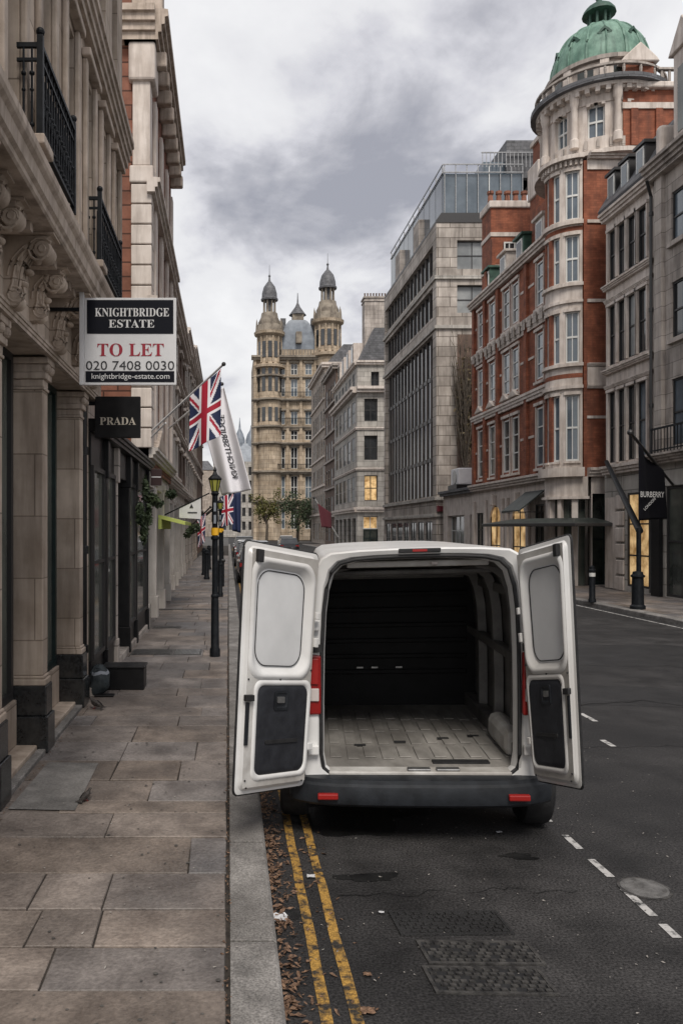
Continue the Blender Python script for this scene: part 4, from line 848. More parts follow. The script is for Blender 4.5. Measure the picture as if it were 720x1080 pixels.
def leaf_cloud(mb, c, r, n_, s_, rng, hollow=.5, clump=None):
    cs = [Vector(c)] if not clump else [Vector(c) + Vector((rng.gauss(0, .45) * r[0], rng.gauss(0, .45) * r[1], rng.gauss(0, .42) * r[2])) for _ in range(clump)]
    for i in range(n_):
        d_ = Vector((rng.gauss(0, 1), rng.gauss(0, 1), rng.gauss(0, 1))).normalized(); q = rng.uniform(hollow, 1) ** .7; f_ = 1 if not clump else .45
        p_ = rng.choice(cs) + Vector((d_.x * r[0], d_.y * r[1], d_.z * r[2])) * q * f_
        u = Vector((rng.gauss(0, 1), rng.gauss(0, 1), rng.gauss(0, 1))).normalized(); v = u.cross(Vector((rng.gauss(0, 1), rng.gauss(0, 1), rng.gauss(0, 1)))).normalized(); k = s_ * rng.uniform(.6, 1.3)
        mb.add([p_ - u * k, p_ - v * k * .5, p_ + u * k, p_ + v * k * .5], [(0, 1, 2, 3)])
t = thing('bare_creeper_tree', 'bare brownish tree climbing the wall between the red and modern buildings', 'tree', (14.6, 49, 4.5)); r_ = random.Random(3)
twig_tree(t, (14.6, 49.2, 4.5), 10, 60, r_, M['bark']); twig_tree(t, (15.5, 49.2, 4.5), 9, 40, r_, M['bark']); mb = MB(); leaf_cloud(mb, (15, 49.3, 10), (1.1, .4, 4), 900, .10, r_, .1); mb.build('foliage', noisy('dry_leaves', (.10, .075, .04), (.20, .16, .09), 3), t)

# ---------------- pale corner building, brown building
Ex = 12.9; EF = F((Ex, 0, 0), (0, 1, 0), (-1, 0, 0)); EFF = F((0, 80, 0), (1, 0, 0), (0, -1, 0))
Eb = thing('pale_corner_building', 'pale stone corner building with a lit window and tall chimney past the modern block', 'building', (14, 88, .1))
ops = []; eo = []
for (c, d) in ((5.05, 7.6), (9.15, 11.6), (13.05, 15.3)):
    for k in range(5): ops.append((81.5 + k * 3.1, 83.3 + k * 3.1, c, d))
    eo.append((13.62, 14.95, c, d))
eo += [(14.3, 15.1, 16.4, 18)]
for k in range(6): ops.append((81.5 + k * 2.6, 82.8 + k * 2.6, 16.6, 18.2))
mb = MB(); facade(mb, EF, 80, 97, 3.9, 19, ops, .3); facade(mb, EFF, Ex, 18, 3.9, 19, eo, .3); mb.quad((Ex, 97, .1), (20, 97, .1), (20, 97, 19), (Ex, 97, 19)); mb.quad((Ex, 80, 19), (18, 80, 19), (18, 97, 19), (Ex, 97, 19)); mb.build('wall', M['stoneE'], Eb)
for o_ in ops: window(Eb, EF, *o_, .06, M['frameD'], wrnd.choice([M['glass'], M['glass'], M['glassB'], M['blind']]), 2, 2, .08, .08)
for i, o_ in enumerate(eo): window(Eb, EFF, *o_, .28, M['frameD'], M['lit'] if i == 0 else M['glass'], 2, 2, .08, .08)
for (z, h, p_) in ((3.9, .5, .4), (8.1, .25, .2), (12.2, .25, .2), (15.9, .6, .7), (18.7, .4, .4)): bandp(Eb, EF, 79.9, 97, z, h, p_, M['stoneW'], 2); bandp(Eb, EFF, Ex - .1, 18, z, h, p_, M['stoneW'], 2)
MB().prism([EF.p(80.3, -.2, 19.1), EF.p(80.3, -1.8, 22.5), EF.p(80.3, -5.5, 22.5), EF.p(80.3, -5.5, 19.1)], (0, 16.5, 0)).build('roof', M['slate'], Eb)
chimney(Eb, 14.0, 16.4, 82, 83.6, 19, 26, M['stoneG'], 8)
for k in range(4): o = MB().fb(EF, 83 + k * 3.4, 84.6 + k * 3.4, -1.8, -.1, 19.1, 21.6).build('dormer', M['stoneW'], Eb); MB().fb(EF, 83.3 + k * 3.4, 84.3 + k * 3.4, -.099, -.05, 19.6, 21.3).build('pane', M['glass'], o)
mb = MB(); facade(mb, EFF, Ex, 18, .1, 3.9, [(13.5, 15, .3, 3.5)], .3); go = [(81 + k * 3.2, 83.2 + k * 3.2, .3, 3.3) for k in range(5)]; facade(mb, EF, 80, 97, .1, 3.9, go, .3); mb.build('ground_floor', M['stoneE'], Eb)
window(Eb, EFF, 13.5, 15, .3, 2.2, .28, M['teal'], M['glassG'], 2, 2, .1, .08, name='shop_window'); window(Eb, EFF, 13.5, 15, 2.2, 3.5, .28, M['frameW'], M['lit'], 2, 1, .1, .08, name='shop_window')
for g_ in go: window(Eb, EF, *g_, .28, M['frameD'], M['glassG'], 2, 2, .1, .08, name='shop_window')
def far_block(name, label, y0, y1, X, ztop, m, trim, seed, nfl=6, roof=True):
    t = thing(name, label, 'building', (X + 1, (y0 + y1) / 2, .1)); fr = F((X, 0, 0), (0, 1, 0), (-1, 0, 0)); ff = F((0, y0, 0), (1, 0, 0), (0, -1, 0)); ops = []; fo = []
    fl = (ztop - 1) / nfl; n_ = int((y1 - y0) / 2.6)
    for k in range(nfl):
        for i in range(n_): ops.append((y0 + .7 + i * 2.6, y0 + 2.0 + i * 2.6, .6 + k * fl, .6 + k * fl + fl * .62))
        for i in range(2): fo.append((X + .6 + i * 1.8, X + 1.7 + i * 1.8, .6 + k * fl, .6 + k * fl + fl * .62))
    mb = MB(); facade(mb, fr, y0, y1, .1, ztop, ops, .3); facade(mb, ff, X, X + 8, .1, ztop, fo, .3); mb.quad((X, y0, ztop), (X + 8, y0, ztop), (X + 8, y1, ztop), (X, y1, ztop)); mb.build('wall', M[m], t)
    for o_ in ops: window(t, fr, *o_, .06, M['frameD'], wrnd.choice([M['glass'], M['glassB'], M['blind']]), 1, 2, .1, .08, sub=False)
    for o_ in fo: window(t, ff, *o_, .28, M['frameD'], M['glass'], 1, 2, .1, .08, sub=False)
    for k in range(1, nfl): bandp(t, fr, y0, y1, k * fl + .15, .25, .25, M[trim], 1); bandp(t, ff, X, X + 8, k * fl + .15, .25, .25, M[trim], 1)
    bandp(t, fr, y0, y1, ztop - .5, .7, .6, M[trim], 2, 'cornice'); bandp(t, ff, X - .5, X + 8, ztop - .5, .7, .6, M[trim], 2, 'cornice')
    if roof: MB().prism([(X + .3, y0 + .3, ztop + .21), (X + 2.6, y0 + .3, ztop + 2.8), (X + 8, y0 + .3, ztop + 2.8), (X + 8, y0 + .3, ztop + .21)], (0, y1 - y0 - .6, 0)).build('roof', M['slate'], t)
    return t
far_block('dark_brick_building', 'dark brown brick building past the pale corner building', 98, 109, 13.2, 22.4, 'brickB', 'stoneG', 1, 6, False)
far_block('narrow_cream_building', 'narrow cream building beside the twin-towered block', 110, 128, 13.3, 25, 'stoneC', 'stoneW', 2, 6)
# chunk of red gable on the brown block
# ---------------- twin-towered block
PY = 150; PF = F((0, PY, 0), (1, 0, 0), (0, -1, 0))
Pb = thing('twin_towered_building', 'buff building with two domed corner towers closing the end of the street', 'building', (13, PY, .1))
ops = []; pc = (6.95, 10.0, 12.35, 15.05, 17.6, 20.3, 23.2)
fz = ((3.6, 7.2), (9, 13), (14.5, 18.3), (20.2, 23.2), (25.3, 28.5), (30, 33))
frz = ((2.2, 6.0), (8.0, 12.2), (13.6, 17.6), (19.0, 20.8), (21.9, 24.4), (27.2, 30.5), (31.3, 33.4))
for x_ in pc:
    for (c, d) in frz: ops.append((x_ - .6, x_ + .65, c, d))
mb = MB(); facade(mb, PF, 4.7, 24.5, .1, 34.5, ops, .5); solid_back(mb, PF, 4.7, 24.5, .1, 34.5, 14); mb.build('wall', M['palace'], Pb)
for o_ in ops:
    window(Pb, PF, *o_, .4, M['frameW'], M['glassB'] if wrnd.random() < .5 else M['glass'], 2, 2, .1, .1, sub=False)
    a, b, c, d = o_; MB().fb(PF, a - .25, b + .25, .01, .3, d + .1, d + .4).build('window_hood', M['palace2'], Pb)
for (z, h, p_) in ((7.0, .6, .8), (12.6, .6, .9), (18.0, .5, .8), (21.1, .4, .5), (26.2, .5, .9), (30.6, .3, .4), (34.0, .8, 1.0)): bandp(Pb, PF, 4.3, 24.9, z, h, p_, M['palace2'], 2)
for x_ in (5.0, 8.3, 11.1, 13.6, 16.3, 19.0, 21.8, 24.1):
    MB().fb(PF, x_ - .25, x_ + .25, .01, .35, .1, 34).build('pilaster', M['palace'], Pb)
for z in (22.0, 26.9, 13.4):
    mb = MB().fb(PF, 9, 16.4, .9, 1.0, z + .9, z + 1.0)
    for k in range(25): mb.fb(PF, 9 + k * .3, 9.06 + k * .3, .92, .98, z, z + .9)
    mb.build('balcony_rail', M['iron'], Pb)
MB().fb(PF, 9.9, 16.6, -.5, .3, 34.8, 36.0).build('parapet', M['palace2'], Pb)
for k in range(12): MB().fb(PF, 10.1 + k * .55, 10.4 + k * .55, .301, .32, 34.95, 35.8).build('parapet_panel', M['palace'], Pb)
# square lead dome between the towers
mb = MB(); lp = []
for i in range(9):
    q = i / 8; hw = 3.25 * math.cos(q * 1.12); zz = 36.0 + 6.0 * math.sin(q * 1.4) / math.sin(1.4); lp.append([Vector((13.2 - hw, 152 - hw * .3, zz)), Vector((13.2 + hw, 152 - hw * .3, zz)), Vector((13.2 + hw, 158 + hw * .3, zz)), Vector((13.2 - hw, 158 + hw * .3, zz))])
mb.loft(lp).build('lead_dome', M['lead'], Pb, smooth=40)
MB().box(12.2, 14.3, 151.6, 154, 41.5, 43.2).build('dome_lantern', M['palace2'], Pb); MB().lathe([(1.7, 43.2), (1.3, 43.7), (.5, 44.8), (.15, 45.6), (.05, 47.5)], (13.25, 152.8, 0), 10).build('dome_lantern_cap', M['slate'], Pb)
MB().box(12.7, 13.8, 149.9, 151, 37.3, 39.4).build('dome_dormer', M['palace2'], Pb)
for x_ in (10.4, 16.2): MB().box(x_ - .5, x_ + .5, 151.5, 153, 36, 42.3).build('chimney', M['slate'], Pb)
def ptower(xc, r_, dz):
    c = (xc, PY + .8, 0); S = M['palace']; T = M['palace2']
    def la(prof, name, m, n_=16): return MB().lathe(prof, c, n_).build(name, m, Pb, smooth=35)
    la([(r_, .1), (r_, 34.5 + dz)], 'tower_shaft', S)
    for z in (7, 12.6, 18, 21.1, 26.2, 30.6): la([(r_ + .02, z), (r_ + .5, z + .2), (r_ + .5, z + .5), (r_ + .02, z + .6)], 'tower_band', T)
    la([(r_ + .1, 34.5 + dz), (r_ + .7, 34.7 + dz), (r_ + .7, 35.2 + dz), (r_, 35.3 + dz), (r_ - .2, 35.6 + dz), (r_ - .2, 40.6 + dz), (r_ + .5, 41.0 + dz), (r_ + .6, 41.5 + dz), (r_ - .1, 41.6 + dz)], 'tower_drum', S)
    for k in range(12):
        a = R(k * 30 + 15); q = (xc + (r_ - .1) * math.cos(a), PY + .8 + (r_ - .1) * math.sin(a), 0); 
        MB().lathe([(.22, 35.6 + dz), (.18, 40.6 + dz)], q, 8).build('tower_column', S, Pb)
        a = R(k * 30); u = Vector((math.cos(a), math.sin(a), 0)); s_ = Vector((-u.y, u.x, 0)); b_ = Vector(c) + u * (r_ - .17)
        if u.y < .3:
            MB().prism([b_ - s_ * .35 + Vector((0, 0, 36.6 + dz)), b_ + s_ * .35 + Vector((0, 0, 36.6 + dz)), b_ + s_ * .35 + Vector((0, 0, 39.6 + dz)), b_ - s_ * .35 + Vector((0, 0, 39.6 + dz))], u * .06).build('tower_window', M['glass'], Pb)
            for (c0, c1) in ((28, 33), (22.4, 25)): 
                bb = Vector(c) + u * (r_ + .0); MB().prism([bb - s_ * .35 + Vector((0, 0, c0)), bb + s_ * .35 + Vector((0, 0, c0)), bb + s_ * .35 + Vector((0, 0, c1)), bb - s_ * .35 + Vector((0, 0, c1))], u * .06).build('tower_window', M['glass'], Pb)
    la([(r_ + .2, 41.6 + dz), (r_ + .1, 42.8 + dz), (r_ - .4, 43.0 + dz), (r_ * .86, 43.6 + dz), (r_ * .70, 44.4 + dz), (r_ * .64, 45.2 + dz)], 'tower_skirt', T)
    for k in range(8): a = R(k * 45 + 10); q = (xc + (r_ + .1) * math.cos(a), PY + .8 + (r_ + .1) * math.sin(a), 0); MB().lathe([(.25, 41.6 + dz), (.12, 43.4 + dz), (.02, 44 + dz)], q, 6).build('pinnacle', T, Pb)
    for k in range(8): a = R(k * 45 + 22); q = (xc + r_ * .46 * math.cos(a), PY + .8 + r_ * .46 * math.sin(a), 0); MB().lathe([(.2, 45.2 + dz), (.17, 47.6 + dz)], q, 6).build('lantern_column', T, Pb)
    la([(r_ * .28, 45.2 + dz), (r_ * .28, 47.7 + dz)], 'lantern_core', M['slate'], 10)
    la([(r_ * .68, 47.6 + dz), (r_ * .7, 47.9 + dz), (r_ * .62, 48.1 + dz), (r_ * .6, 49 + dz), (r_ * .46, 50.2 + dz), (r_ * .22, 51 + dz), (.25, 51.3 + dz), (.12, 52 + dz), (.25, 52.3 + dz), (.06, 52.6 + dz), (.03, 54.4 + dz)], 'tower_dome', M['slate'])
ptower(7.75, 2.35, -2.2); ptower(18.75, 2.5, 0)
# far grey block beyond, on the left
t = thing('distant_grey_building', 'hazy grey domed building at the far end left of the towers', 'building', (3, 215, 0)); ops = []
DF = F((0, 210, 0), (1, 0, 0), (0, -1, 0))
for k in range(5):
    for i in range(6): ops.append((-1.5 + i * 1.7, -.6 + i * 1.7, 2 + k * 3.6, 4.2 + k * 3.6))
mb = MB(); facade(mb, DF, -4, 9, .1, 20, ops, .4); solid_back(mb, DF, -4, 9, .1, 20, 15); mb.build('wall', M['stoneE'], t)
for o_ in ops: window(t, DF, *o_, .3, M['frameD'], M['glass'], 1, 1, .1, sub=False)
MB().prism([(-4, 210, 20.01), (9, 210, 20.01), (7.5, 212, 25), (-2.5, 212, 25)], (0, 10, 0)).build('roof', M['lead'], t)
for x_, h_ in ((3.0, 5), (6.0, 3)): MB().lathe([(1.4, 24), (1.4, 26), (1.0, 27.5), (.3, 28 + h_ * .2), (.05, 27 + h_)], (x_, 213, 0), 12).build('roof_turret', M['lead'], t, smooth=40)
# backdrop of more city so that no horizon gap shows
for i, (x0, x1, y0, h_, m_) in enumerate(((-30, -6, 95, 14, 'stoneG'), (-14, -4.2, 240, 20, 'stoneC'), (26, 45, 160, 22, 'stoneE'))):
    nm = ['grey_side_building', 'far_cream_building', 'far_right_building'][i]
    t = thing(nm, ['plain grey building set behind the far left row', 'distant cream building beyond the left row', 'stone building hidden behind the twin towers to the right'][i], 'building', ((x0 + x1) / 2, y0, 0))
    MB().box(x0, x1, y0, y0 + 12, -.01, h_).build('wall', M[m_], t); MB().prism([(x0 - .2, y0 - .2, h_ + .01), (x1 + .2, y0 - .2, h_ + .01), (x1 - 2, y0 + 3, h_ + 3), (x0 + 2, y0 + 3, h_ + 3)], (0, 8, 0)).build('roof', M['slate'], t)

# street trees in front of the towers
def tree(x_, y_, h_, r_, m, label, seed):
    rg = random.Random(seed); t = thing('street_tree', label, 'tree', (x_, y_, .12), 'trees in front of the twin-towered building')
    mb = MB().tube([(x_, y_, .1), (x_ + .1, y_, h_ * .35), (x_, y_ + .1, h_ * .6)], .25, 8, .12)
    for k in range(9): a = rg.uniform(0, 6.28); mb.tube([(x_, y_, h_ * rg.uniform(.3, .55)), (x_ + math.cos(a) * r_ * .5, y_ + math.sin(a) * r_ * .5, h_ * .7), (x_ + math.cos(a) * r_ * .8, y_ + math.sin(a) * r_ * .8, h_ * rg.uniform(.75, .95))], .1, 5, .03)
    mb.build('trunk', M['bark'], t); lb = MB(); leaf_cloud(lb, (x_, y_, h_ * .70), (r_ * .95, r_ * .95, h_ * .34), 1700, .2, rg, .1, 26); lb.build('crown', m, t)
tree(10.8, 125, 7.8, 3.0, M['leaf'], 'green street tree in front of the twin-towered building', 1)
tree(6.2, 130, 7.8, 2.2, M['leafy'], 'yellowing street tree at the left foot of the twin-towered building', 2)
tree(14.0, 135, 7.0, 2.2, M['leaf'], 'small green street tree behind the maroon flag', 3)

# ------------------------------------------------------------------ VAN
VO = Vector((1.34, 5.6, 0)); VA = R(-6)
def vx(q): # local van coordinates, body leaning slightly towards the kerb
    z = q.z + .028 * q.x
    return Vector((VO.x + q.x * math.cos(VA) - q.y * math.sin(VA), VO.y + q.x * math.sin(VA) + q.y * math.cos(VA), z))
def vw(q): return Vector((VO.x + q.x * math.cos(VA) - q.y * math.sin(VA), VO.y + q.x * math.sin(VA) + q.y * math.cos(VA), q.z))
van = thing('cargo_van', 'white panel van with both rear doors open on its empty cargo bay', 'van', VO)
def outline(kind, n_=None):
    if kind == 'out': pts = [(.80, .46), (.845, .60), (.86, .80), (.865, 1.05), (.85, 1.35), (.815, 1.62), (.765, 1.80), (.725, 1.93), (.685, 2.01), (.62, 2.047), (.42, 2.062), (.18, 2.068)]
    else: pts = [(.60, .475), (.655, .52), (.672, .62), (.672, 1.0), (.667, 1.35), (.655, 1.62), (.635, 1.78), (.60, 1.90), (.54, 1.96), (.44, 1.985), (.30, 1.995), (.12, 2.0)]
    return pts + [(-a, b) for a, b in reversed(pts)]
OUT, INN = outline('out'), outline('in')
sec = lambda y, sx=1, zt=1, zb=0: [Vector((a * sx, y, (.46 + (b - .46) * zt) if b > .5 else b)) for a, b in OUT]
side = MB(vx)
loops = [sec(0), sec(.05, 1.012), sec(.5, 1.03), sec(1.8, 1.04), sec(3.0, 1.04), sec(3.5, 1.03, .985)]
# cab: windscreen and bonnet
def cabsec(y, top, sx):
    return [Vector((a * sx, y, .40 + (b - .46) * (top - .40) / 1.63)) for a, b in OUT]
loops += [cabsec(3.75, 1.93, 1.02), cabsec(4.3, 1.45, 1.0), cabsec(4.75, 1.22, .95), cabsec(4.95, .95, .88)]
side.loft(loops, False, True); side.build('body', M['vanwhite'], van, smooth=35)
MB(vx).loft([[Vector((a * .93, 3.80, .45 + (b - .46) * .9)) for a, b in OUT if b > 1.3], [Vector((a * .90, 4.33, .40 + (b - .46) * .67)) for a, b in OUT if b > 1.3]], False, False, False).build('windscreen', M['glass'], van)
for s_ in (-1, 1):
    MB(vx).prism([(s_ * .885, 2.7, 1.2), (s_ * .885, 3.7, 1.2), (s_ * .80, 3.5, 1.75), (s_ * .80, 2.75, 1.75)], (s_ * .03, 0, 0)).build('side_window', M['glass'], van)
    MB(vx).box(s_ * 1.05 - .09, s_ * 1.05 + .09, 3.5, 3.6, 1.15, 1.5).build('wing_mirror', M['rubber'], van, bevel=.03)
    MB(vx).lathe([(.001, .12), (.1, .1), (.14, .03), (.15, 0)], (s_ * .68, 4.78, .85), 12, 'Y').build('headlight', M['clear'], van)
    MB(vx).box(min(s_ * .87, s_ * .915), max(s_ * .87, s_ * .915), .3, 3.4, .52, .62).build('side_strip', M['bumper'], van, bevel=.01)
# rear face ring
ring = MB(vx); mid = [Vector((a * .985 if abs(a) > .3 else a, -.012, b - .012 if b > 1.9 else b)) for a, b in OUT]
ring.loft([[Vector((a, 0, b)) for a, b in OUT], mid, [Vector((a + (1 if a > 0 else -1) * .035, .0, b + (.03 if b > 1.7 else 0))) for a, b in INN], [Vector((a, .05, b)) for a, b in INN], [Vector((a * .985, .11, b - .01)) for a, b in INN]], False, False)
ring.build('rear_frame', M['vanwhite'], van, smooth=30)
seal = MB(vx); pth = [Vector((a + (.012 if a > 0 else -.012), .012, b + (.010 if b > 1 else -.005))) for a, b in INN]; seal.tube(pth + [pth[0]], .014, 8); seal.build('door_seal', M['rubber'], van, smooth=60)
# cargo bay
L_ = 2.15
def inn(y, kx, zt): return [Vector((a * kx, y, .47 + (b - .47) * zt)) for a, b in INN]
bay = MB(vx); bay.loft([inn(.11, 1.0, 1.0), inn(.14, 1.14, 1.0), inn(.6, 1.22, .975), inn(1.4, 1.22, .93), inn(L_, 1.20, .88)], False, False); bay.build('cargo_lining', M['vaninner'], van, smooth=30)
bk = MB(vx); bk.loft([[q + Vector((0, -.02, 0)) for q in inn(L_, 1.2, .88)], inn(L_, 1.2, .88)])
o = bk.build('bulkhead', M['bulk'], van)
for z in (.8, .95, 1.1, 1.25, 1.4, 1.55): MB(vx).box(-.7, .72, L_ - .045, L_ - .021, z, z + .045).build('bulkhead_swage', M['bulk'], o, bevel=.01)
for x_ in (-.32, -.18, .05): MB(vx).box(x_, x_ + .06, L_ - .06, L_ - .046, .86, .875).build('bulkhead_clip', M['steel'], o)
fl = MB(vx); fl.box(-.82, .82, .12, L_ - .03, .47, .498); fo = fl.build('load_floor', M['floor'], van)
for i in range(12):
    x_ = -.74 + i * .128; 
    for (a, b) in ((.28, .62), (.68, 1.02), (1.08, 1.42), (1.48, 1.9)):
        MB(vx).box(x_, x_ + .085, a + (.05 if i % 2 else 0), b, .499, .508).build('floor_rib', M['floor'], fo, bevel=.004)
for x_ in (-.42, -.1, .25, .5): MB(vx).box(x_, x_ + .09, .75 + x_ * .3, .79 + x_ * .3, .5085, .512).build('lashing_slot', M['rubber'], fo)
MB(vx).box(.12, .52, .17, .25, .499, .510).build('step_mat', M['rubber'], van)
MB(vx).box(-.63, .63, -.01, .119, .468, .495).build('sill_plate', M['vandirty'], van, bevel=.008)
for x_ in (-.08, .12): MB(vx).box(x_, x_ + .16, .0, .06, .4955, .512).build('latch_plate', M['steel'], van, bevel=.006)
# wall ribs, rails and arch boxes
for s_ in (-1, 1):
    for (yy, w_) in ((.42, .10), (1.0, .12), (1.6, .12)):
        kx = 1.2; zt = .97 - .05 * yy / 1.2
        pts = [(a * kx, .47 + (b - .47) * zt) for a, b in INN if a * s_ > 0 and .5 < b < 1.99]
        pts = sorted(pts, key=lambda q: q[1])
        lp = [[Vector((a - s_ * .002, yy, b)), Vector((a - s_ * .07, yy + .02, b - .01)), Vector((a - s_ * .07, yy + w_ - .02, b - .01)), Vector((a - s_ * .002, yy + w_, b))] for a, b in pts]
        MB(vx).loft(lp).build('wall_rib', M['vaninner'], van, smooth=30)
    for z in (1.22, 1.70): MB(vx).box(min(s_ * .72, s_ * .79), max(s_ * .72, s_ * .79), .15, L_ - .03, z - .03, z + .05).build('wall_rail', M['vaninner'], van, bevel=.015)
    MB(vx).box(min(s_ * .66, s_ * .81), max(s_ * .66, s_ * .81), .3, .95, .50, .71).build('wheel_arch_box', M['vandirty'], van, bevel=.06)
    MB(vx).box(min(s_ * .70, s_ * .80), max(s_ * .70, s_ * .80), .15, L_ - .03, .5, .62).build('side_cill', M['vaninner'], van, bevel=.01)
for yy in (.5, 1.1, 1.7): MB(vx).box(-.62, .62, yy, yy + .07, 1.90 - yy * .09, 1.935 - yy * .09).build('roof_bow', M['vaninner'], van, bevel=.01)
MB(vx).box(-.5, .5, .112, .2, 1.93, 1.975).build('header_rail', M['vandirty'], van, bevel=.01)
MB(vx).lathe([(.001, -.03), (.025, -.02), (.03, 0)], (.12, .1, 1.965), 10).build('interior_lamp', M['clear'], van)
# lights, bumper
for s_ in (-1, 1):
    x0, x1 = (s_ * .685, s_ * .80) if s_ < 0 else (.686, .775); a, b = min(x0, x1), max(x0, x1)
    yy = -.03 if s_ < 0 else -.075
    hs = MB(vx).prism([(a, yy, .90), (b, yy + .01, .90), (b + (.03 if s_ > 0 else 0), yy + .02, 1.32), (a - (.03 if s_ < 0 else 0), yy, 1.34)], (0, .05, 0)); o = hs.build('tail_light', M['red'], van, bevel=.015)
    MB(vx).box(a + .015, b - .015, yy - .008, yy + .001, 1.0, 1.09).build('reversing_lens', M['clear'], o, bevel=.005)
    MB(vx).box(a + .02, b - .02, yy - .006, yy + .001, 1.12, 1.30).build('brake_lens', M['redb'], o, bevel=.01)
    MB(vx).box(a, b, yy - .006, yy + .02, 1.345, 1.40).build('light_trim', M['rubber'], van)
    for z in (.62, 1.5): MB(vx).box(min(s_ * .70, s_ * .78), max(s_ * .70, s_ * .78), -.05, .0, z, z + .07).build('hinge', M['vanwhite'], van, bevel=.01)
prof = []
def bump_loop(x_, k):
    y1 = -.16 + .14 * (abs(x_) / .88) ** 5; q = [(y1 + .03, .285), (y1 - .005, .31), (y1 - .015, .36), (y1, .43), (y1 + .02, .445), (y1 + .025, .47), (.05, .475), (.05, .285)]
    return [Vector((x_, a, b)) for a, b in q]
xs = [-.885, -.87, -.82, -.74, -.6, -.3, 0, .3, .6, .74, .82, .87, .885]
MB(vx).loft([bump_loop(x_, 0) for x_ in xs]).build('bumper', M['bumper'], van, smooth=35)
for s_ in (-1, 1):
    c_ = s_ * .64; MB(vx).box(c_ - .07, c_ + .07, -.182, -.14, .35, .39).build('reflector', M['redb'], van, bevel=.008)
    a, b = min(s_ * .78, s_ * .91), max(s_ * .78, s_ * .91); MB(vx).box(a, b, .02, .5, .29, .50).build('bumper_end', M['bumper'], van, bevel=.03)
MB(vx).box(-.145, .145, -.022, -.004, 2.035, 2.066).build('high_brake_light', M['rubber'], van, bevel=.006); MB(vx).box(-.05, .05, -.026, -.0225, 2.043, 2.06).build('brake_lens', M['redb'], van)
MB(vx).box(-.78, .78, .1, 4.7, .25, .455).build('underbody', M['rubber'], van)
# wheels
def wheel(x_, y_):
    s_ = 1 if x_ > 0 else -1
    wr = .335; tp = [(.20, -.10), (.30, -.105), (.325, -.09), (wr, -.06), (wr, .06), (.325, .09), (.30, .105), (.20, .10)]
    o = MB(vw).lathe(tp, (x_, y_, wr), 32, 'X').build('wheel', M['rubber'], van, smooth=40)
    MB(vw).lathe([(.21, s_ * .06), (.205, s_ * .095), (.19, s_ * .08), (.12, s_ * .05), (.07, s_ * .085), (.001, s_ * .09)], (x_, y_, wr), 20, 'X').build('rim', M['steel'], o, smooth=40)
for y_ in (.80, 4.0):
    for x_ in (-.88, .88): wheel(x_, y_ if y_ > 1 else .50)

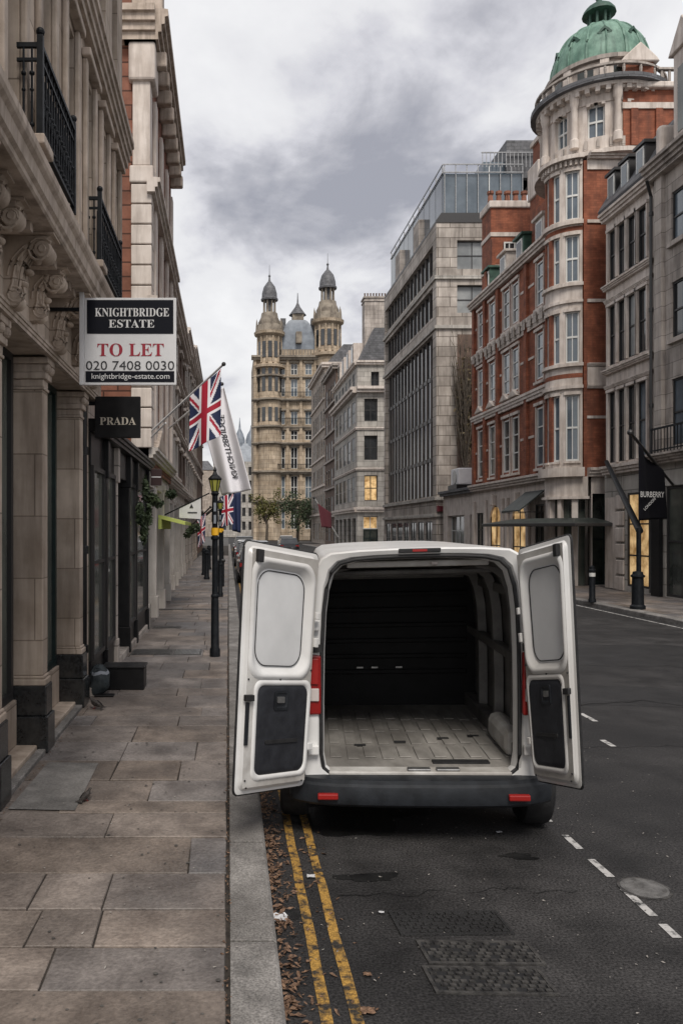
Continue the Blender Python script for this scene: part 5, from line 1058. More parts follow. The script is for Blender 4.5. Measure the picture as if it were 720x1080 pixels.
# doors: bilinear panel (s = hinge->free edge 0..1, t = bottom->top 0..1)
class Door:
    def __init__(d, H0, H1, F0, F1, flip): d.H0, d.H1, d.F0, d.F1 = H0, H1, F0, F1; d.n = (F0 - H0).cross(H1 - H0).normalized() * flip
    def p(d, s, t, h=0): return (d.H0 * (1 - t) + d.H1 * t) * (1 - s) + (d.F0 * (1 - t) + d.F1 * t) * s + d.n * h
    def rr(d, s0, s1, t0, t1, rs, rt, h, k=5, tl=None):
        pts = []
        for (cs, ct, a0) in ((s1 - rs, t1 - rt, 0), (s0 + rs, t1 - rt, 90), (s0 + rs, t0 + rt, 180), (s1 - rs, t0 + rt, 270)):
            for i in range(k + 1): a = R(a0 + 90 * i / k); pts.append(d.p(cs + rs * math.cos(a), ct + rt * math.sin(a), h))
        return pts
def door(D, lbl):
    rd = lambda *a, **k: D.rr(*a, **k)
    out_ = lambda h, e=0: D.rr(0 - e, 1 + e, 0 - e * .4, 1 + e * .4, .05, .025, h, 5)
    m = MB().loft([out_(-.02, -.012), out_(-.015, 0), out_(.0, 0), rd(.03, .97, .012, .985, .08, .04, .004), rd(.04, .96, .02, .98, .08, .04, .018)], True, False)
    o = m.build('rear_door', M['vanwhite'], van, smooth=28); o['label'] = lbl
    # pressed inner frame around window blank and lower pad
    f = MB().loft([rd(.04, .96, .02, .98, .08, .04, .0185), rd(.05, .95, .03, .975, .1, .04, .034)], False, False)
    f.build('inner_flange', M['vanwhite'], o, smooth=50)
    # inner skin with two cut-outs as strips
    sk = MB(); S = [.05, .14, .86, .95]; 
    win = dict(s0=.13, s1=.89, t0=.485, t1=.925); pad = dict(s0=.09, s1=.80, t0=.075, t1=.435)
    sk.quad(D.p(.05, .03, .0335), D.p(.95, .03, .0335), D.p(.95, pad['t0'], .0335), D.p(.05, pad['t0'], .0335))
    sk.quad(D.p(.05, pad['t1'], .0335), D.p(.95, pad['t1'], .0335), D.p(.95, win['t0'], .0335), D.p(.05, win['t0'], .0335))
    sk.quad(D.p(.05, win['t1'], .0335), D.p(.95, win['t1'], .0335), D.p(.95, .975, .0335), D.p(.05, .975, .0335))
    for q in (win, pad):
        sk.quad(D.p(.05, q['t0'], .0335), D.p(q['s0'], q['t0'], .0335), D.p(q['s0'], q['t1'], .0335), D.p(.05, q['t1'], .0335))
        sk.quad(D.p(q['s1'], q['t0'], .0335), D.p(.95, q['t0'], .0335), D.p(.95, q['t1'], .0335), D.p(q['s1'], q['t1'], .0335))
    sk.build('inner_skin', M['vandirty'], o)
    a = win; wl = lambda e, h, r=.16: rd(a['s0'] + e, a['s1'] - e, a['t0'] + e * .45, a['t1'] - e * .45, r, r * .45, h, k=7)
    rm = MB().loft([wl(-.055, .034), wl(-.04, .046), wl(-.015, .047), wl(.0, .038), wl(.035, .008), wl(.05, .004)], False, False); rm.build('window_moulding', M['vanwhite'], o, smooth=60)
    MB().loft([wl(.035, .003), wl(.05, .006), wl(.052, .0061)], True, True).build('window_blank', M['vanpanel'], o, smooth=40)
    g = wl(.062, .009, .15); MB().tube(g + [g[0]], .0035, 5).build('window_gasket', M['rubber'], o)
    a2 = pad; pl = lambda e, h, r=.09: rd(a2['s0'] + e, a2['s1'] - e, a2['t0'] + e * .45, a2['t1'] - e * .45, r, r * .42, h)
    MB().loft([pl(-.05, .034), pl(-.04, .042), pl(-.01, .042), pl(.0, .030), pl(.02, .02)], False, False).build('pad_moulding', M['vanwhite'], o, smooth=60)
    po = MB().loft([pl(.0, .01), pl(.0, .033), pl(.02, .040), pl(.05, .040)], True, True).build('trim_pad', M['pad'], o, smooth=50)
    hs = .50
    MB().loft([rd(hs - .12, hs + .08, .335, .415, .02, .01, .0405), rd(hs - .12, hs + .08, .335, .415, .02, .01, .047), rd(hs - .10, hs + .06, .345, .405, .02, .01, .047), rd(hs - .09, hs + .05, .35, .40, .02, .01, .042)], False, True).build('pull_handle', M['bumper'], po)
    MB().loft([rd(hs - .06, hs + .04, .365, .39, .01, .005, .0425), rd(hs - .06, hs + .04, .365, .39, .01, .005, .05)], False, True).build('handle_lever', M['steel'], po)
    MB().loft([rd(.22, .68, .20, .215, .01, .006, .0405), rd(.22, .68, .20, .215, .01, .006, .048)], False, True).build('pad_groove', M['rubber'], po)
    # stops, latch, bolts, seal
    def blk(name, s0, s1, t0, t1, h0, h1, mt, bv=.005): MB().hexa([D.p(s0, t0, h0), D.p(s1, t0, h0), D.p(s1, t1, h0), D.p(s0, t1, h0), D.p(s0, t0, h1), D.p(s1, t0, h1), D.p(s1, t1, h1), D.p(s0, t1, h1)]).build(name, mt, o, bevel=bv)
    blk('rubber_stop', .84, .91, .925, .975, .034, .065, M['rubber'])
    blk('latch', .87, .985, .375, .40, .034, .06, M['rubber']); blk('latch_case', .91, .96, .20, .37, .034, .045, M['bumper'])
    blk('hinge_arm', .0, .05, .72, .75, .03, .055, M['vanwhite']); blk('hinge_arm', .0, .05, .60, .64, .03, .055, M['vanwhite']); blk('hinge_arm', -.02, .05, .16, .19, .03, .05, M['vanwhite'])
    for (s_, t_) in ((.9, .03), (.1, .03), (.93, .46), (.5, .46), (.06, .50), (.92, .06)): MB().ball(D.p(s_, t_, .036), .007, 5).build('bolt', M['rubber'], o)
    e_ = out_(-.01, .004); MB().tube(e_ + [e_[0]], .009, 6).build('edge_seal', M['rubber'], o, smooth=60)
    return o
DL = Door(P(320, 828, 5.60), P(336, 585, 5.62), P(247, 839, 5.14), P(259, 570, 5.14), 1)
DR = Door(P(566, 823, 5.43), P(546, 580, 5.46), P(613, 832, 4.98), P(600, 564, 4.98), 1)
if DL.n.y > 0: DL.n = -DL.n
if DR.n.x > 0: DR.n = -DR.n
door(DL, 'left rear door swung open over the pavement edge'); door(DR, 'right rear door swung open towards the road')
# numberless outside faces get a handle each
# ------------------------------------------------------------------ writing
def glyph(body, mat, width, place, par, name='lettering', height=None, extr=0, font_bold=False):
    cu = bpy.data.curves.new('txt', 'FONT'); cu.body = body; cu.size = 1; cu.align_x = 'LEFT'; cu.resolution_u = 3; cu.extrude = 0
    if font_bold: cu.offset = .012
    ob = bpy.data.objects.new('txt', cu); sc.collection.objects.link(ob); bpy.context.view_layer.update()
    me = bpy.data.meshes.new_from_object(ob.evaluated_get(bpy.context.evaluated_depsgraph_get())); bpy.data.objects.remove(ob)
    vs = [v.co.copy() for v in me.vertices]; x0, x1 = min(v.x for v in vs), max(v.x for v in vs); y0, y1 = min(v.y for v in vs), max(v.y for v in vs)
    kx = width / (x1 - x0); ky = kx if height is None else height / (y1 - y0)
    o0 = parent_origin(par)
    for v in me.vertices: v.co = place((v.co.x - (x0 + x1) / 2) * kx, (v.co.y - (y0 + y1) / 2) * ky) - o0
    me.materials.clear(); me.materials.append(mat); me.name = name
    o = bpy.data.objects.new(name, me); sc.collection.objects.link(o); o.parent = par; return o
def serif(s): return ''.join(chr(0x1D400 + ord(c) - 65) if 'A' <= c <= 'Z' else c for c in s)
YB = 7.4; a_ = P(89, 314, YB); b_ = P(186, 406, YB)
bd = thing('to_let_board', 'white and black TO LET estate board hanging above the small black sign', 'sign', (a_.x, YB, a_.z))
MB().box(a_.x, b_.x, YB, YB + .035, b_.z, a_.z).build('board', M['signwhite'], bd, bevel=.004)
sz = lambda py: P(0, py, YB).z; sx_ = lambda px: P(px, 0, YB).x
MB().box(sx_(92), sx_(183), YB - .004, YB - .001, sz(352), sz(316.5)).build('header_panel', M['signblack'], bd); MB().box(sx_(90.5), sx_(184), YB - .004, YB - .001, sz(403), sz(391.5)).build('footer_panel', M['signblack'], bd)
pc_ = lambda px, py, dy: (lambda u, v: Vector((sx_(px) + u, YB - dy, sz(py) + v)))
def gl(s, px, py, wpx, hpx, m, dy): glyph(s, m, wpx * YB / 840, pc_(px, py, dy), bd, height=hpx * YB / 840)
gl(serif('KNIGHTBRIDGE'), 139.5, 329.5, 78, 9, M['white'], .006); gl(serif('ESTATE'), 139, 341.5, 48, 8.5, M['white'], .006)
gl(serif('TO LET'), 138, 369, 70, 13.5, M['signred'], .004); gl('020 7408 0030', 137.5, 385.5, 93, 9.5, M['ink'], .004); gl('knightbridge-estate.com', 138, 397.7, 82, 7.5, M['white'], .006)
MB().box(a_.x - .045, a_.x - .002, YB - .005, YB + .04, b_.z + .0, 4.41).build('hanger_post', M['signwhite'], bd, bevel=.004)
MB().box(a_.x - .40, a_.x - .045, YB + .0, YB + .03, a_.z - .12, a_.z - .09).build('bracket', M['iron'], bd)
YS = 9.82; a_ = P(100, 418, YS); b_ = P(148, 461.5, YS)
ps = thing('hanging_shop_sign', 'small square black PRADA sign projecting over the dark shopfront', 'sign', (a_.x, YS, a_.z))
MB().box(a_.x, b_.x, YS, YS + .08, b_.z, a_.z).build('panel', M['blackpaint'], ps, bevel=.006); MB().box(a_.x - .08, a_.x, YS + .02, YS + .05, a_.z - .1, a_.z - .06).build('bracket', M['iron'], ps)
glyph(serif('PRADA'), M['cream'], 38 * YS / 840, lambda u, v: Vector((P(124.5, 0, YS).x + u, YS - .003, P(0, 444, YS).z + v)), ps, height=8 * YS / 840)

# ------------------------------------------------------------------ flags
def union_col(u, v):   # u 0..1 along fly (2:1), v 0..1
    x_, y_ = (u - .5) * 60, (v - .5) * 30
    if abs(x_) < 3 or abs(y_) < 3: return 1
    if abs(x_) < 5 or abs(y_) < 5: return 2
    d1 = (x_ * 30 - y_ * 60) / math.hypot(30, 60); d2 = (x_ * 30 + y_ * 60) / math.hypot(30, 60)
    if (x_ > 0 and -2 < d1 < 0) or (x_ < 0 and 0 < d1 < 2): return 1
    if (x_ < 0 and -2 < d2 < 0) or (x_ > 0 and 0 < d2 < 2): return 1
    if abs(d1) < 3 or abs(d2) < 3: return 2
    return 0
def flag_mesh(surf, nu, nv, colf, mats, par, name='cloth'):
    mb = MB(); vs = [surf(i / nu, j / nv) for j in range(nv + 1) for i in range(nu + 1)]; mb.v = [Vector(q) for q in vs]
    for j in range(nv):
        for i in range(nu): mb.f.append([j * (nu + 1) + i, j * (nu + 1) + i + 1, (j + 1) * (nu + 1) + i + 1, (j + 1) * (nu + 1) + i]); mb.m.append(colf((i + .5) / nu, (j + .5) / nv))
    o = mb.build(name, mats, par, smooth=60); s_ = o.modifiers.new('thickness', 'SOLIDIFY'); s_.thickness = .004; return o
def quadsurf(TL, TR, BR, BL, Y, amp, waves, ph=0, vert=True):
    def f(u, v):   # u left->right, v bottom->top
        top = TL.lerp(TR, u); bt = BL.lerp(BR, u); q = bt.lerp(top, v); q = q.copy(); a = amp * (1 - v * .7) * math.sin(u * waves * 6.28 + ph + v * 1.3); q.y += a; q.x += a * .25; return q
    return f
def pole(t, a, b, r=.02, m='frameW'):
    MB().tube([a, b], r, 8).build('pole', M[m], t, smooth=60); MB().ball(b, r * 1.9, 6).build('finial', M['frameD'], t)
F1 = thing('union_flag', 'Union Jack hanging from the white slanted pole nearest the signs', 'flag', P(155, 460, 16.0), 'flags along the left side of the street')
pole(F1, P(153, 461, 16.8), P(236, 384, 15.0), .022, 'signwhite'); MB().tube([P(153, 468, 16.8), P(175, 446, 16.2)], .018, 6).build('stay', M['signwhite'], F1)
s1 = quadsurf(P(200, 418, 15.4), P(233, 389, 15.0), P(232, 460, 15.0), P(199, 476, 15.3), 15, .05, 1.2)
# the flag hangs by its hoist: the fly points down, so u of the pattern runs downwards
flag_mesh(s1, 40, 90, lambda u, v: union_col(1 - v, u), [M['fblue'], M['fred'], M['fwhite']], F1)
F2 = thing('white_banner_flag', 'large white flag with dark lettering running up it behind the lamp post', 'flag', P(200, 470, 20), 'flags along the left side of the street')
pole(F2, P(178, 452, 20.5), P(234, 405, 19), .025, 'signwhite')
s2 = quadsurf(P(224, 414, 19), P(236, 408, 19), P(264, 517, 18.8), P(231, 523, 19), 19, .12, 1.3, .8)
def s2b(u, v):
    w_ = (1 - v); left = P(232.5 - 17 * w_ + (13 * max(0, w_ - .45) * 1.8) + 0, 410 + 112 * w_, 19); right = P(236 + 29 * w_, 408 + 109 * w_, 18.7)
    if w_ > .40: left = P(216 + (w_ - .40) * 30, 410 + 112 * w_, 19)
    else: left = P(233 - 17 * (w_ / .40) ** .8, 410 + 112 * w_, 19)
    q = left.lerp(right, u); q = q.copy(); q.y += .10 * math.sin(u * 9 + w_ * 2) * (.3 + w_); return q
flag_mesh(s2b, 24, 60, lambda u, v: 0, [M['fwhite']], F2)
def fl2(u, v):  # u along word (from bottom to top), v across
    t_ = .14 + (u / .95 + .5) * .60; q = s2b(.60 + v * 1.5, t_); q = q.copy(); q.y -= .015; return q
glyph('KNIGHTSBRIDGE', M['ink'], .95, lambda u, v: fl2(u, v), F2, height=.13, font_bold=True)
F3 = thing('second_union_flag', 'smaller Union Jack lower down beside the lamp post', 'flag', P(200, 540, 30), 'flags along the left side of the street')
pole(F3, P(214, 545, 34), P(243, 521, 30), .03, 'frameD'); s3 = quadsurf(P(231, 524, 30), P(246, 521, 30), P(246, 553, 30), P(233, 556, 30), 30, .08, 1)
flag_mesh(s3, 30, 60, lambda u, v: union_col(1 - v, u), [M['fblue'], M['fred'], M['fwhite']], F3)
F4 = thing('navy_flag', 'dark navy flag hanging right of the smaller Union Jack', 'flag', P(230, 520, 36), 'flags along the left side of the street')
pole(F4, P(216, 545, 44), P(252, 516, 36), .03, 'frameD'); flag_mesh(quadsurf(P(246, 521, 36), P(254, 518, 36), P(254, 562, 36), P(245, 560, 36), 36, .1, 1), 10, 14, lambda u, v: 0, [M['fblue']], F4)
F5 = thing('red_flag', 'faded red and blue flag further along behind the white hanging sign', 'flag', P(190, 540, 26), 'flags along the left side of the street')
pole(F5, P(196, 560, 30), P(222, 535, 26), .025, 'frameD'); flag_mesh(quadsurf(P(208, 549, 26), P(217, 541, 26), P(216, 572, 26), P(209, 578, 26), 26, .06, 1), 20, 40, lambda u, v: union_col(1 - v, u), [M['fblue'], M['fred'], M['fwhite']], F5)
F6 = thing('black_shop_flag', 'black pennant with white lettering on the pale stone building at the right', 'flag', P(706, 510, 24))
pole(F6, P(712, 515, 24.2), P(664, 456, 20.2), .04, 'frameD'); 
def s6(u, v):
    top = P(670, 468, 20.6).lerp(P(702, 502, 23.3), u); bt = P(673, 549, 20.6).lerp(P(702, 547, 23.3), u); q = bt.lerp(top, v).copy(); q.x += .08 * math.sin(u * 9 + v); return q
flag_mesh(s6, 24, 24, lambda u, v: 0, [M['fblack']], F6)
def on6(px, py): 
    u = (px - 670) / 32; tt = 20.6 + 2.7 * u; return P(px, py, tt - .7)
glyph('BURBERRY', M['white'], 25, lambda a, b: on6(687.5 + a, 521.5 + a * .02 - b), F6, height=6, font_bold=True); glyph('LONDON', M['white'], 16, lambda a, b: on6(684.5 + (a * .7 - b * .6), 531.5 - (a * .75 + b * .7)), F6, height=3.2, font_bold=True)
F7 = thing('maroon_flag', 'maroon flag on a slanted pole before the pale corner building', 'flag', P(345, 560, 78))
pole(F7, P(356, 566, 80), P(331, 525, 76), .07, 'frameW'); flag_mesh(quadsurf(P(335, 531, 76), P(349, 541, 78), P(350, 557, 78), P(339, 556, 76), 76, .2, 1), 12, 12, lambda u, v: 0, [M['fmaroon']], F7)
# dark diagonal pole on the post at the right
t = thing('tilted_dark_pole', 'thick dark slanting pole from the wall to the bollard post at the right kerb', 'pole', P(672, 600, 20.6))
MB().tube([P(639, 487, 27.6), P(674, 560, 20.8)], .07, 10, .09).build('arm', M['iron'], t, smooth=60); MB().tube([P(673, 606, 20.7), P(673, 557, 20.7)], .06, 10).build('upright', M['iron'], t, smooth=60)

# ------------------------------------------------------------------ street furniture
LP = Vector((-.22, 13.0, .12))
lp = thing('street_lamp', 'black lamp post with lit lantern and amber band, nearest on the pavement', 'street lamp', LP, 'black lamp posts on the pavement')
cyl_ = lambda prof, n_=16: MB().lathe(prof, LP, n_)
cyl_([(.085, 0), (.085, .12), (.068, .15), (.062, .9), (.055, .95), (.048, 1.0), (.045, 2.2), (.05, 2.22)]).build('post', M['iron'], lp, smooth=40)
for z in (.95, 1.9): cyl_([(.05, z), (.066, z + .02), (.066, z + .05), (.05, z + .07)]).build('collar', M['iron'], lp)
cyl_([(.062, 1.98), (.062, 2.1)]).build('amber_band', M['amber'], lp, smooth=60)
for a in (-.055, .055): MB().box(LP.x - .018, LP.x + .018, LP.y - .058, LP.y - .045, LP.z + 2.17 + (a + .055) * 1.8, LP.z + 2.31 + (a + .055) * 1.8).build('number_plate', M['bandgrey'], lp)
cyl_([(.055, 2.2), (.045, 2.62), (.07, 2.66), (.045, 2.7)], 8).build('neck', M['iron'], lp)
cyl_([(.05, 2.70), (.085, 2.875), (.001, 2.875)], 6).build('lantern_glass', M['lamp'], lp)
for k in range(6): a = R(60 * k); MB().tube([LP + Vector((.053 * math.cos(a), .053 * math.sin(a), 2.69)), LP + Vector((.09 * math.cos(a), .09 * math.sin(a), 2.885))], .009, 5).build('lantern_bar', M['iron'], lp)
cyl_([(.10, 2.88), (.115, 2.9), (.08, 2.94), (.045, 2.97), (.02, 3.02), (.03, 3.04), (.005, 3.1)], 6).build('lantern_roof', M['iron'], lp)
dup(lp, (-.25, 24.5, .12), 'second black lamp post along the pavement, behind the nearest one')
dup(lp, (-.28, 37, .12), 'third black lamp post along the pavement, beyond the litter bin')
t = thing('litter_bin', 'black square litter bin at the kerb behind the lamp post', 'bin', (-.35, 29, .12))
MB().box(-.55, -.15, 28.8, 29.2, .121, 1.0).build('body', M['iron'], t, bevel=.03); MB().box(-.58, -.12, 28.77, 29.23, 1.001, 1.1).build('lid', M['blackpaint'], t, bevel=.03); MB().box(-.48, -.22, 28.785, 28.799, .78, .92).build('slot', M['darkint'], t)
def bollard(x_, y_, h_, r_, label, cap=None):
    t = thing('bollard', label, 'bollard', (x_, y_, .12), 'black bollards on the pavements')
    MB().lathe([(r_ * 1.25, 0), (r_ * 1.25, .08), (r_, .12), (r_ * .92, h_ * .82), (r_ * 1.15, h_ * .84), (r_ * 1.15, h_ * .88), (r_ * .9, h_ * .9), (r_ * .8, h_ * .97), (.01, h_)], (x_, y_, .12), 12).build('body', M['iron'], t, smooth=35)
    if cap: MB().lathe([(r_ * 1.0, h_ * .70), (r_ * 1.0, h_ * .80)], (x_, y_, .12), 12).build('band', M[cap], t, smooth=35)
    return t
bollard(P(624, 0, 22.6).x, 22.6, 1.05, .085, 'slim black bollard with pale band left of the thick bollard on the far pavement', 'frameW')
bollard(P(672, 0, 20.7).x, 20.7, 1.0, .15, 'thick black bollard under the slanting pole on the far pavement')
for i, (x_, y_) in enumerate(((-1.1, 36), (-1.0, 41), (-.9, 33))): bollard(x_, y_, 1.25, .1, ['dark bollard far along the left pavement near the shop walls', 'furthest dark bollard on the left pavement', 'dark bollard before the far row on the left pavement'][i])
# black box, bag, birds
t = thing('planter_box', 'low black rectangular box standing on the pavement beside the shopfront', 'box', (-1.35, 10.3, .12))
MB().box(-1.62, -1.09, 10.28, 10.62, .121, .40).build('body', M['blackpaint'], t, bevel=.01); MB().box(-1.635, -1.075, 10.265, 10.635, .401, .425).build('rim', M['blackpaint'], t, bevel=.006)
t = thing('slumped_bag', 'dark blue-grey bag with pale band slumped between the steps and the black box', 'bag', (-1.66, 9.98, .12))
mb = MB(); rg = random.Random(8); lpz = []
for i in range(11):
    q = i / 10; r_ = .135 * math.sin(math.pi * min(1, .12 + q * .86)) ** .55; c_ = Vector((-1.66 + .05 * q + .02 * math.sin(q * 5), 10.02 + .06 * q, .125 + .36 * q)); 
    lpz.append([c_ + Vector((r_ * (1 + .10 * math.sin(3 * a + i)) * math.cos(a), r_ * (1 + .1 * math.sin(2 * a + i * .7)) * math.sin(a), .012 * math.sin(4 * a))) for a in [k * .3927 for k in range(16)]])
mb.loft(lpz).build('body', M['bag'], t, smooth=60)
MB().loft([[q_ + (q_ - sum(l, Vector()) / 16) * .035 for q_ in l] for l in lpz[7:9]], True, True).build('band', M['bandgrey'], t, smooth=60)
MB().tube([(-1.72, 9.93, .30), (-1.70, 9.86, .42), (-1.66, 9.90, .48), (-1.62, 9.96, .46)], .012, 6).build('strap', M['bag'], t); MB().box(-1.66, -1.42, 9.86, 9.98, .122, .142).build('dark_plate', M['blackpaint'], t, bevel=.008)  # thin dark plate lying flat at the foot of the bag
def bird(c, heading, k, label):
    t = thing('pigeon', label, 'bird', c, 'small birds on the pavement'); hd = R(heading); ca, sa = math.cos(hd), math.sin(hd)
    xf = lambda q: Vector((c[0] + k * (q.x * ca - q.y * sa), c[1] + k * (q.x * sa + q.y * ca), c[2] + k * q.z))
    spine = [(-.155, .035, .004, .02), (-.12, .045, .012, .03), (-.085, .055, .022, .034), (-.05, .07, .036, .042), (0, .085, .048, .05), (.04, .098, .046, .047), (.07, .118, .034, .036), (.088, .142, .024, .025), (.10, .163, .022, .022), (.118, .168, .017, .017), (.128, .166, .008, .008), (.148, .160, .003, .003)]
    mb = MB(xf); mb.loft([[Vector((x_, ry * math.cos(a) * (1 if x_ > -.13 else 4), z + rz * math.sin(a))) for a in [i * math.pi / 6 for i in range(12)]] for (x_, z, rz, ry) in spine]); mb.build('body', M['pigeon'], t, smooth=60)
    for s_ in (-1, 1):
        MB(xf).tube([(.01, s_ * .02, .05), (.015, s_ * .02, .005), (.04, s_ * .022, .003)], .0045, 5).build('leg', M['redb'], t)
        MB(xf).loft([[Vector((x_, s_ * y_, z)) for x_, y_, z in sct] for sct in ([(.05, .044, .12), (.052, .046, .10), (.05, .044, .08)], [(0, .053, .125), (0, .055, .095), (0, .050, .07)], [(-.08, .037, .09), (-.085, .040, .075), (-.08, .037, .055)], [(-.14, .01, .055), (-.15, .012, .05), (-.14, .01, .045)])]).build('wing', M['pigeon'], t, smooth=60)
bird(Vector((-1.09, 6.08, .121)), 60, .5, 'small dark bird standing on the paving in the middle foreground')
bird(Vector((-1.53, 9.2, .123)), 150, .75, 'small dark bird pecking near the black box and step')
for o_ in bpy.data.objects:
    if o_.name == 'pigeon': o_.location.z
# hanging plants and small signs of the left row
def plant(c, r, n_, label, seed, s_=.05):
    t = thing('hanging_plant', label, 'plant', c, 'greenery hanging on the left shopfronts'); mb = MB(); leaf_cloud(mb, c, r, n_, s_, random.Random(seed), .1, 6); mb.build('foliage', M['leaf'], t)
    MB().tube([Vector(c) + Vector((-.05, 0, r[2] * .5)), (c[0] - .25, c[1], c[2] + r[2] * .4)], .012, 5).build('bracket', M['iron'], t)
plant((-1.55, 14.6, 2.45), (.12, .3, .5), 1200, 'trailing ivy on the dark shopfront under the shop cornice', 1); plant((-1.42, 15.8, 2.85), (.28, .3, .22), 900, 'dark round bush hung high beside the ivy', 2); plant((-1.25, 25.5, 2.25), (.3, .4, .35), 800, 'dark green bush hung beyond the lime awning', 3)
t = thing('lime_awning', 'narrow lime green awning over a shop on the left', 'awning', (-1.4, 21, 2.2)); MB().prism([(-1.70, 19.3, 2.55), (-1.05, 19.3, 2.38), (-1.05, 19.3, 2.30), (-1.70, 19.3, 2.46)], (0, 3.2, 0)).build('cover', M['lime'], t); MB().box(-1.70, -1.62, 19.3, 22.5, 2.2, 2.44).build('valance', M['lime'], t)
YW = 22; t = thing('white_hanging_sign', 'white slanted hanging banner with small emblem on the left row', 'sign', P(186, 535, YW))
MB().prism([P(189, 535, YW), P(212, 524, YW), P(212, 547.5, YW), P(189, 546, YW)], (0, .04, 0)).build('panel', M['signwhite'], t); MB().tube([P(170, 545, YW), P(221, 520, YW)], .02, 6).build('arm', M['iron'], t)
MB().box(P(198, 0, YW).x, P(208, 0, YW).x, YW - .006, YW - .001, P(0, 541.5, YW).z, P(0, 540, YW).z).build('text_line', M['ink'], t); MB().prism([P(200, 535.5, YW - .02), P(204, 535.5, YW - .02), P(202, 531.5, YW - .02)], (0, .01, 0)).build('emblem', M['ink'], t)
YW = 16; t = thing('brown_hanging_sign', 'small dark brown hanging sign under the pedimented cornice on the left', 'sign', P(160, 503, YW)); MB().box(P(159, 0, YW).x, P(170.5, 0, YW).x, YW, YW + .05, P(0, 512, YW).z, P(0, 494.5, YW).z).build('panel', plain('dark_brown', (.03, .012, .012), .5), t, bevel=.005); MB().box(P(160, 0, YW).x, P(170, 0, YW).x, YW - .004, YW - .001, P(0, 503.6, YW).z, P(0, 502.6, YW).z).build('text_line', M['white'], t); MB().box(P(154, 0, YW).x, P(159, 0, YW).x, YW + .01, YW + .03, P(0, 497, YW).z, P(0, 496, YW).z).build('bracket', M['iron'], t)
# ------------------------------------------------------------------ parked cars far down the kerb
def car(x_, y_, paint, label, tall=1.0):
    t = thing('parked_car', label, 'car', (x_, y_, 0), 'cars parked along the left kerb beyond the van'); v = lambda q: Vector((x_ + q.x, y_ + q.y, q.z)); H = 1.45 * tall
    def s(y, zt, hw, zb=.25): return [Vector((a, y, b)) for a, b in ((-hw * .92, zb), (-hw, .5), (-hw * .98, min(.85, zt - .05)), (-hw * .8, zt), (hw * .8, zt), (hw * .98, min(.85, zt - .05)), (hw, .5), (hw * .92, zb))]
    MB(v).loft([s(-2.1, .7, .75), s(-2.05, .9, .82), s(-1.7, .95, .88), s(0, .95, .9), s(1.3, .93, .88), s(1.95, .8, .82), s(2.1, .6, .72)]).build('body', paint, t, smooth=40)
    MB(v).loft([[Vector((-.78, -1.75, .94)), Vector((.78, -1.75, .94)), Vector((.78, .95, .94)), Vector((-.78, .95, .94))], [Vector((-.66, -1.35, H - .06)), Vector((.66, -1.35, H - .06)), Vector((.66, .2, H - .06)), Vector((-.66, .2, H - .06))]]).build('windows', M['glass'], t)
    MB(v).loft([[Vector((-.68, -1.4, H - .059)), Vector((.68, -1.4, H - .059)), Vector((.68, .25, H - .059)), Vector((-.68, .25, H - .059))], [Vector((-.6, -1.25, H)), Vector((.6, -1.25, H)), Vector((.6, .1, H)), Vector((-.6, .1, H))]]).build('roof', paint, t, smooth=30)
    for a in (-.8, .8):
        for b in (-1.35, 1.35): MB(v).lathe([(.18, -.1), (.31, -.1), (.31, .1), (.18, .1)], (a, b, .31), 16, 'X').build('wheel', M['rubber'], t)
        MB(v).box(a * .82 - .14, a * .82 + .14, -2.09, -1.98, .68, .84).build('tail_light', M['red'], t)
    MB(v).box(-.26, .26, -2.115, -2.09, .5, .6).build('number_plate', M['signwhite'], t)
pb = plain('car_black', (.012, .012, .014), .2, coat=.6); pg = plain('car_silver', (.3, .31, .32), .25, metal=.5, coat=.5); pw = plain('car_white', (.6, .6, .6), .3, coat=.5); pn = plain('car_navy', (.012, .018, .035), .2, coat=.5)
for i, (y_, pm, lb) in enumerate(((34, pb, 'black car parked nearest beyond the white van'), (41, pg, 'silver car parked second beyond the white van'), (48.5, pn, 'navy car parked third beyond the white van'), (56, pw, 'white car parked fourth beyond the white van'), (64, pb, 'black car parked fifth beyond the white van, far off'), (73, pg, 'silver car furthest down the left kerb'))): car(1.25 + .05 * (i % 2), y_, pm, lb, 1.0 + .12 * (i % 3 == 1))
car(6.6, 92, pw, 'white car driving far off in the right lane'); car(5.2, 70, pb, 'black car far off in the middle of the street')
# ------------------------------------------------------------------ litter
rg = random.Random(21); mb = MB()
def leaf(mb, c, s_, rg):
    a = rg.uniform(0, 6.28); u = Vector((math.cos(a), math.sin(a), rg.uniform(-.25, .35))); v = Vector((-math.sin(a), math.cos(a), rg.uniform(-.2, .5))); k = rg.uniform(.25, .45)
    c = Vector(c); mb.add([c - u * s_, c - u * s_ * .3 + v * s_ * k, c + u * s_ * .5 + v * s_ * k * .8, c + u * s_ * 1.1, c + u * s_ * .4 - v * s_ * k + Vector((0, 0, s_ * .3)), c - u * s_ * .3 - v * s_ * k], [(0, 1, 2, 3, 4, 5)])
for i in range(1350):
    y_ = 3.2 + (rg.random() ** .9) * 4.2; x_ = .255 + abs(rg.gauss(0, .062)) + (rg.random() < .12) * rg.uniform(0, .35); dens = .5 + .5 * math.sin(y_ * 7.1) * math.sin(y_ * 3.3 + 1)
    if rg.random() > .25 + dens: continue
    leaf(mb, (x_, y_, .008 + rg.random() * .022 * (x_ < .36)), rg.uniform(.006, .028), rg)
mb.build('leaf_litter', M['litter'], kind='stuff')
mb = MB()
for i in range(800): leaf(mb, (rg.uniform(.35, 3.8), rg.uniform(3.4, 8.5), .008), .0025 + .009 * rg.random() ** 3, rg)
for i in range(60): leaf(mb, (rg.uniform(-1.5, .2), rg.uniform(3.2, 6.5), .128), rg.uniform(.004, .011), rg)
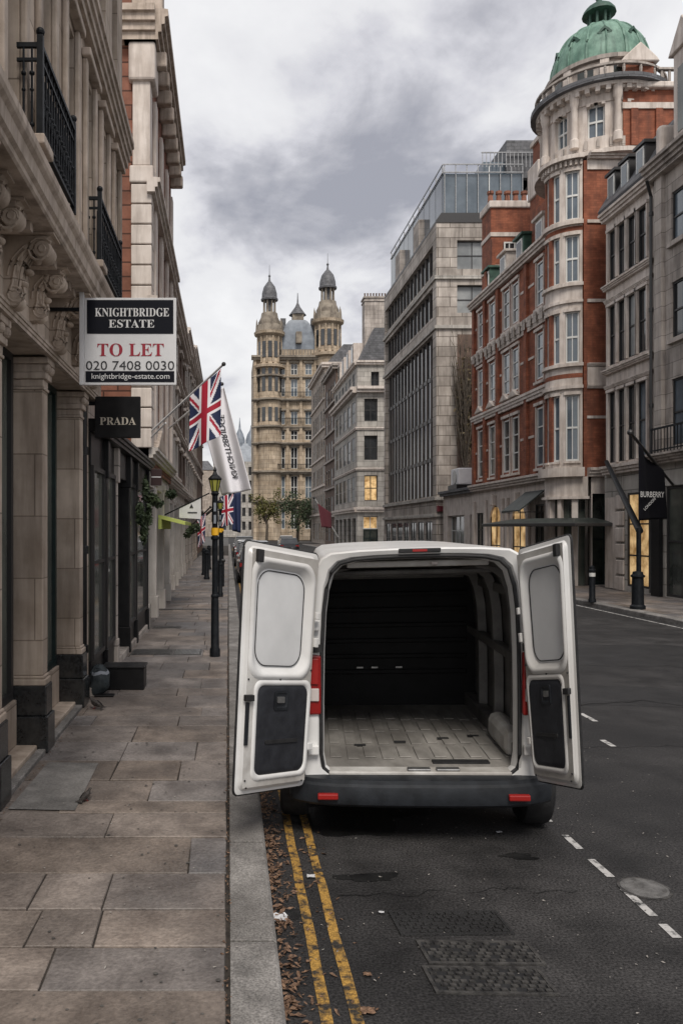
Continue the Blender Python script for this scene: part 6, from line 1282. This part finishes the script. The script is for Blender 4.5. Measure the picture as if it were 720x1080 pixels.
mb.build('road_grit', noisy('pale_grit', (.14, .13, .12), (.42, .39, .36), 30, .8, 0), kind='stuff')
mb = MB(); rg = random.Random(77)
for i in range(170):
    x_, y_ = rg.uniform(-1.6, -.03), 3.3 + 9 * rg.random() ** 1.5; r_ = rg.uniform(.004, .014); mb.add([(x_ + r_ * math.cos(k), y_ + r_ * .9 * math.sin(k), .1262) for k in range(6)], [(0, 1, 2, 3, 4, 5)])
mb.build('trodden_gum', noisy('gum_spots', (.03, .028, .026), (.12, .11, .10), 9, .7, 0), kind='stuff')
mb = MB()
for i in range(420):
    y_ = rg.uniform(3.3, 14); x_ = rg.gauss(-.005, .012); leaf(mb, (x_, y_, .124), rg.uniform(.004, .014), rg)
for i in range(260):
    y_ = rg.uniform(4, 12); leaf(mb, (-1.66 + abs(rg.gauss(0, .03)), y_, .124), rg.uniform(.004, .012), rg)
mb.build('joint_debris', M['litter'], kind='stuff')
def scrap(px, py, Yg, s_, label, m='paper', z=.012):
    X = (px - 241) * Yg / 840; r2 = random.Random(int(px * 7 + py)); n_ = 5; grid = [[Vector((X + (i / n_ - .5) * s_ * 1.3 + r2.uniform(-.1, .1) * s_, Yg + (j / n_ - .5) * s_ + r2.uniform(-.1, .1) * s_, z + r2.uniform(0, .35) * s_ * .4)) for i in range(n_ + 1)] for j in range(n_ + 1)]
    mb = MB(); mb.loft(grid, False, False, False); o = mb.build('paper_scrap' if m == 'paper' else 'fallen_leaf', M[m]); tag(o, label, 'litter' if m == 'paper' else 'leaf', 'litter on the road')
scrap(293, 970, 4.48, .085, 'crumpled white paper scrap in the gutter by the dark patch'); scrap(402, 962, 4.55, .022, 'tiny white paper scrap on the road left of the iron covers')
scrap(328, 926, 5.02, .04, 'small pale paper scrap between the two yellow lines'); scrap(388, 1069, 3.62, .05, 'long tan fallen leaf on the road beside the outer yellow line', 'litter', .01)
scrap(387, 1030, 3.92, .03, 'pale tan fallen leaf right of the yellow lines', 'litter', .01); scrap(526, 879, 5.75, .03, 'white paper scrap on the road right behind the van', 'paper')
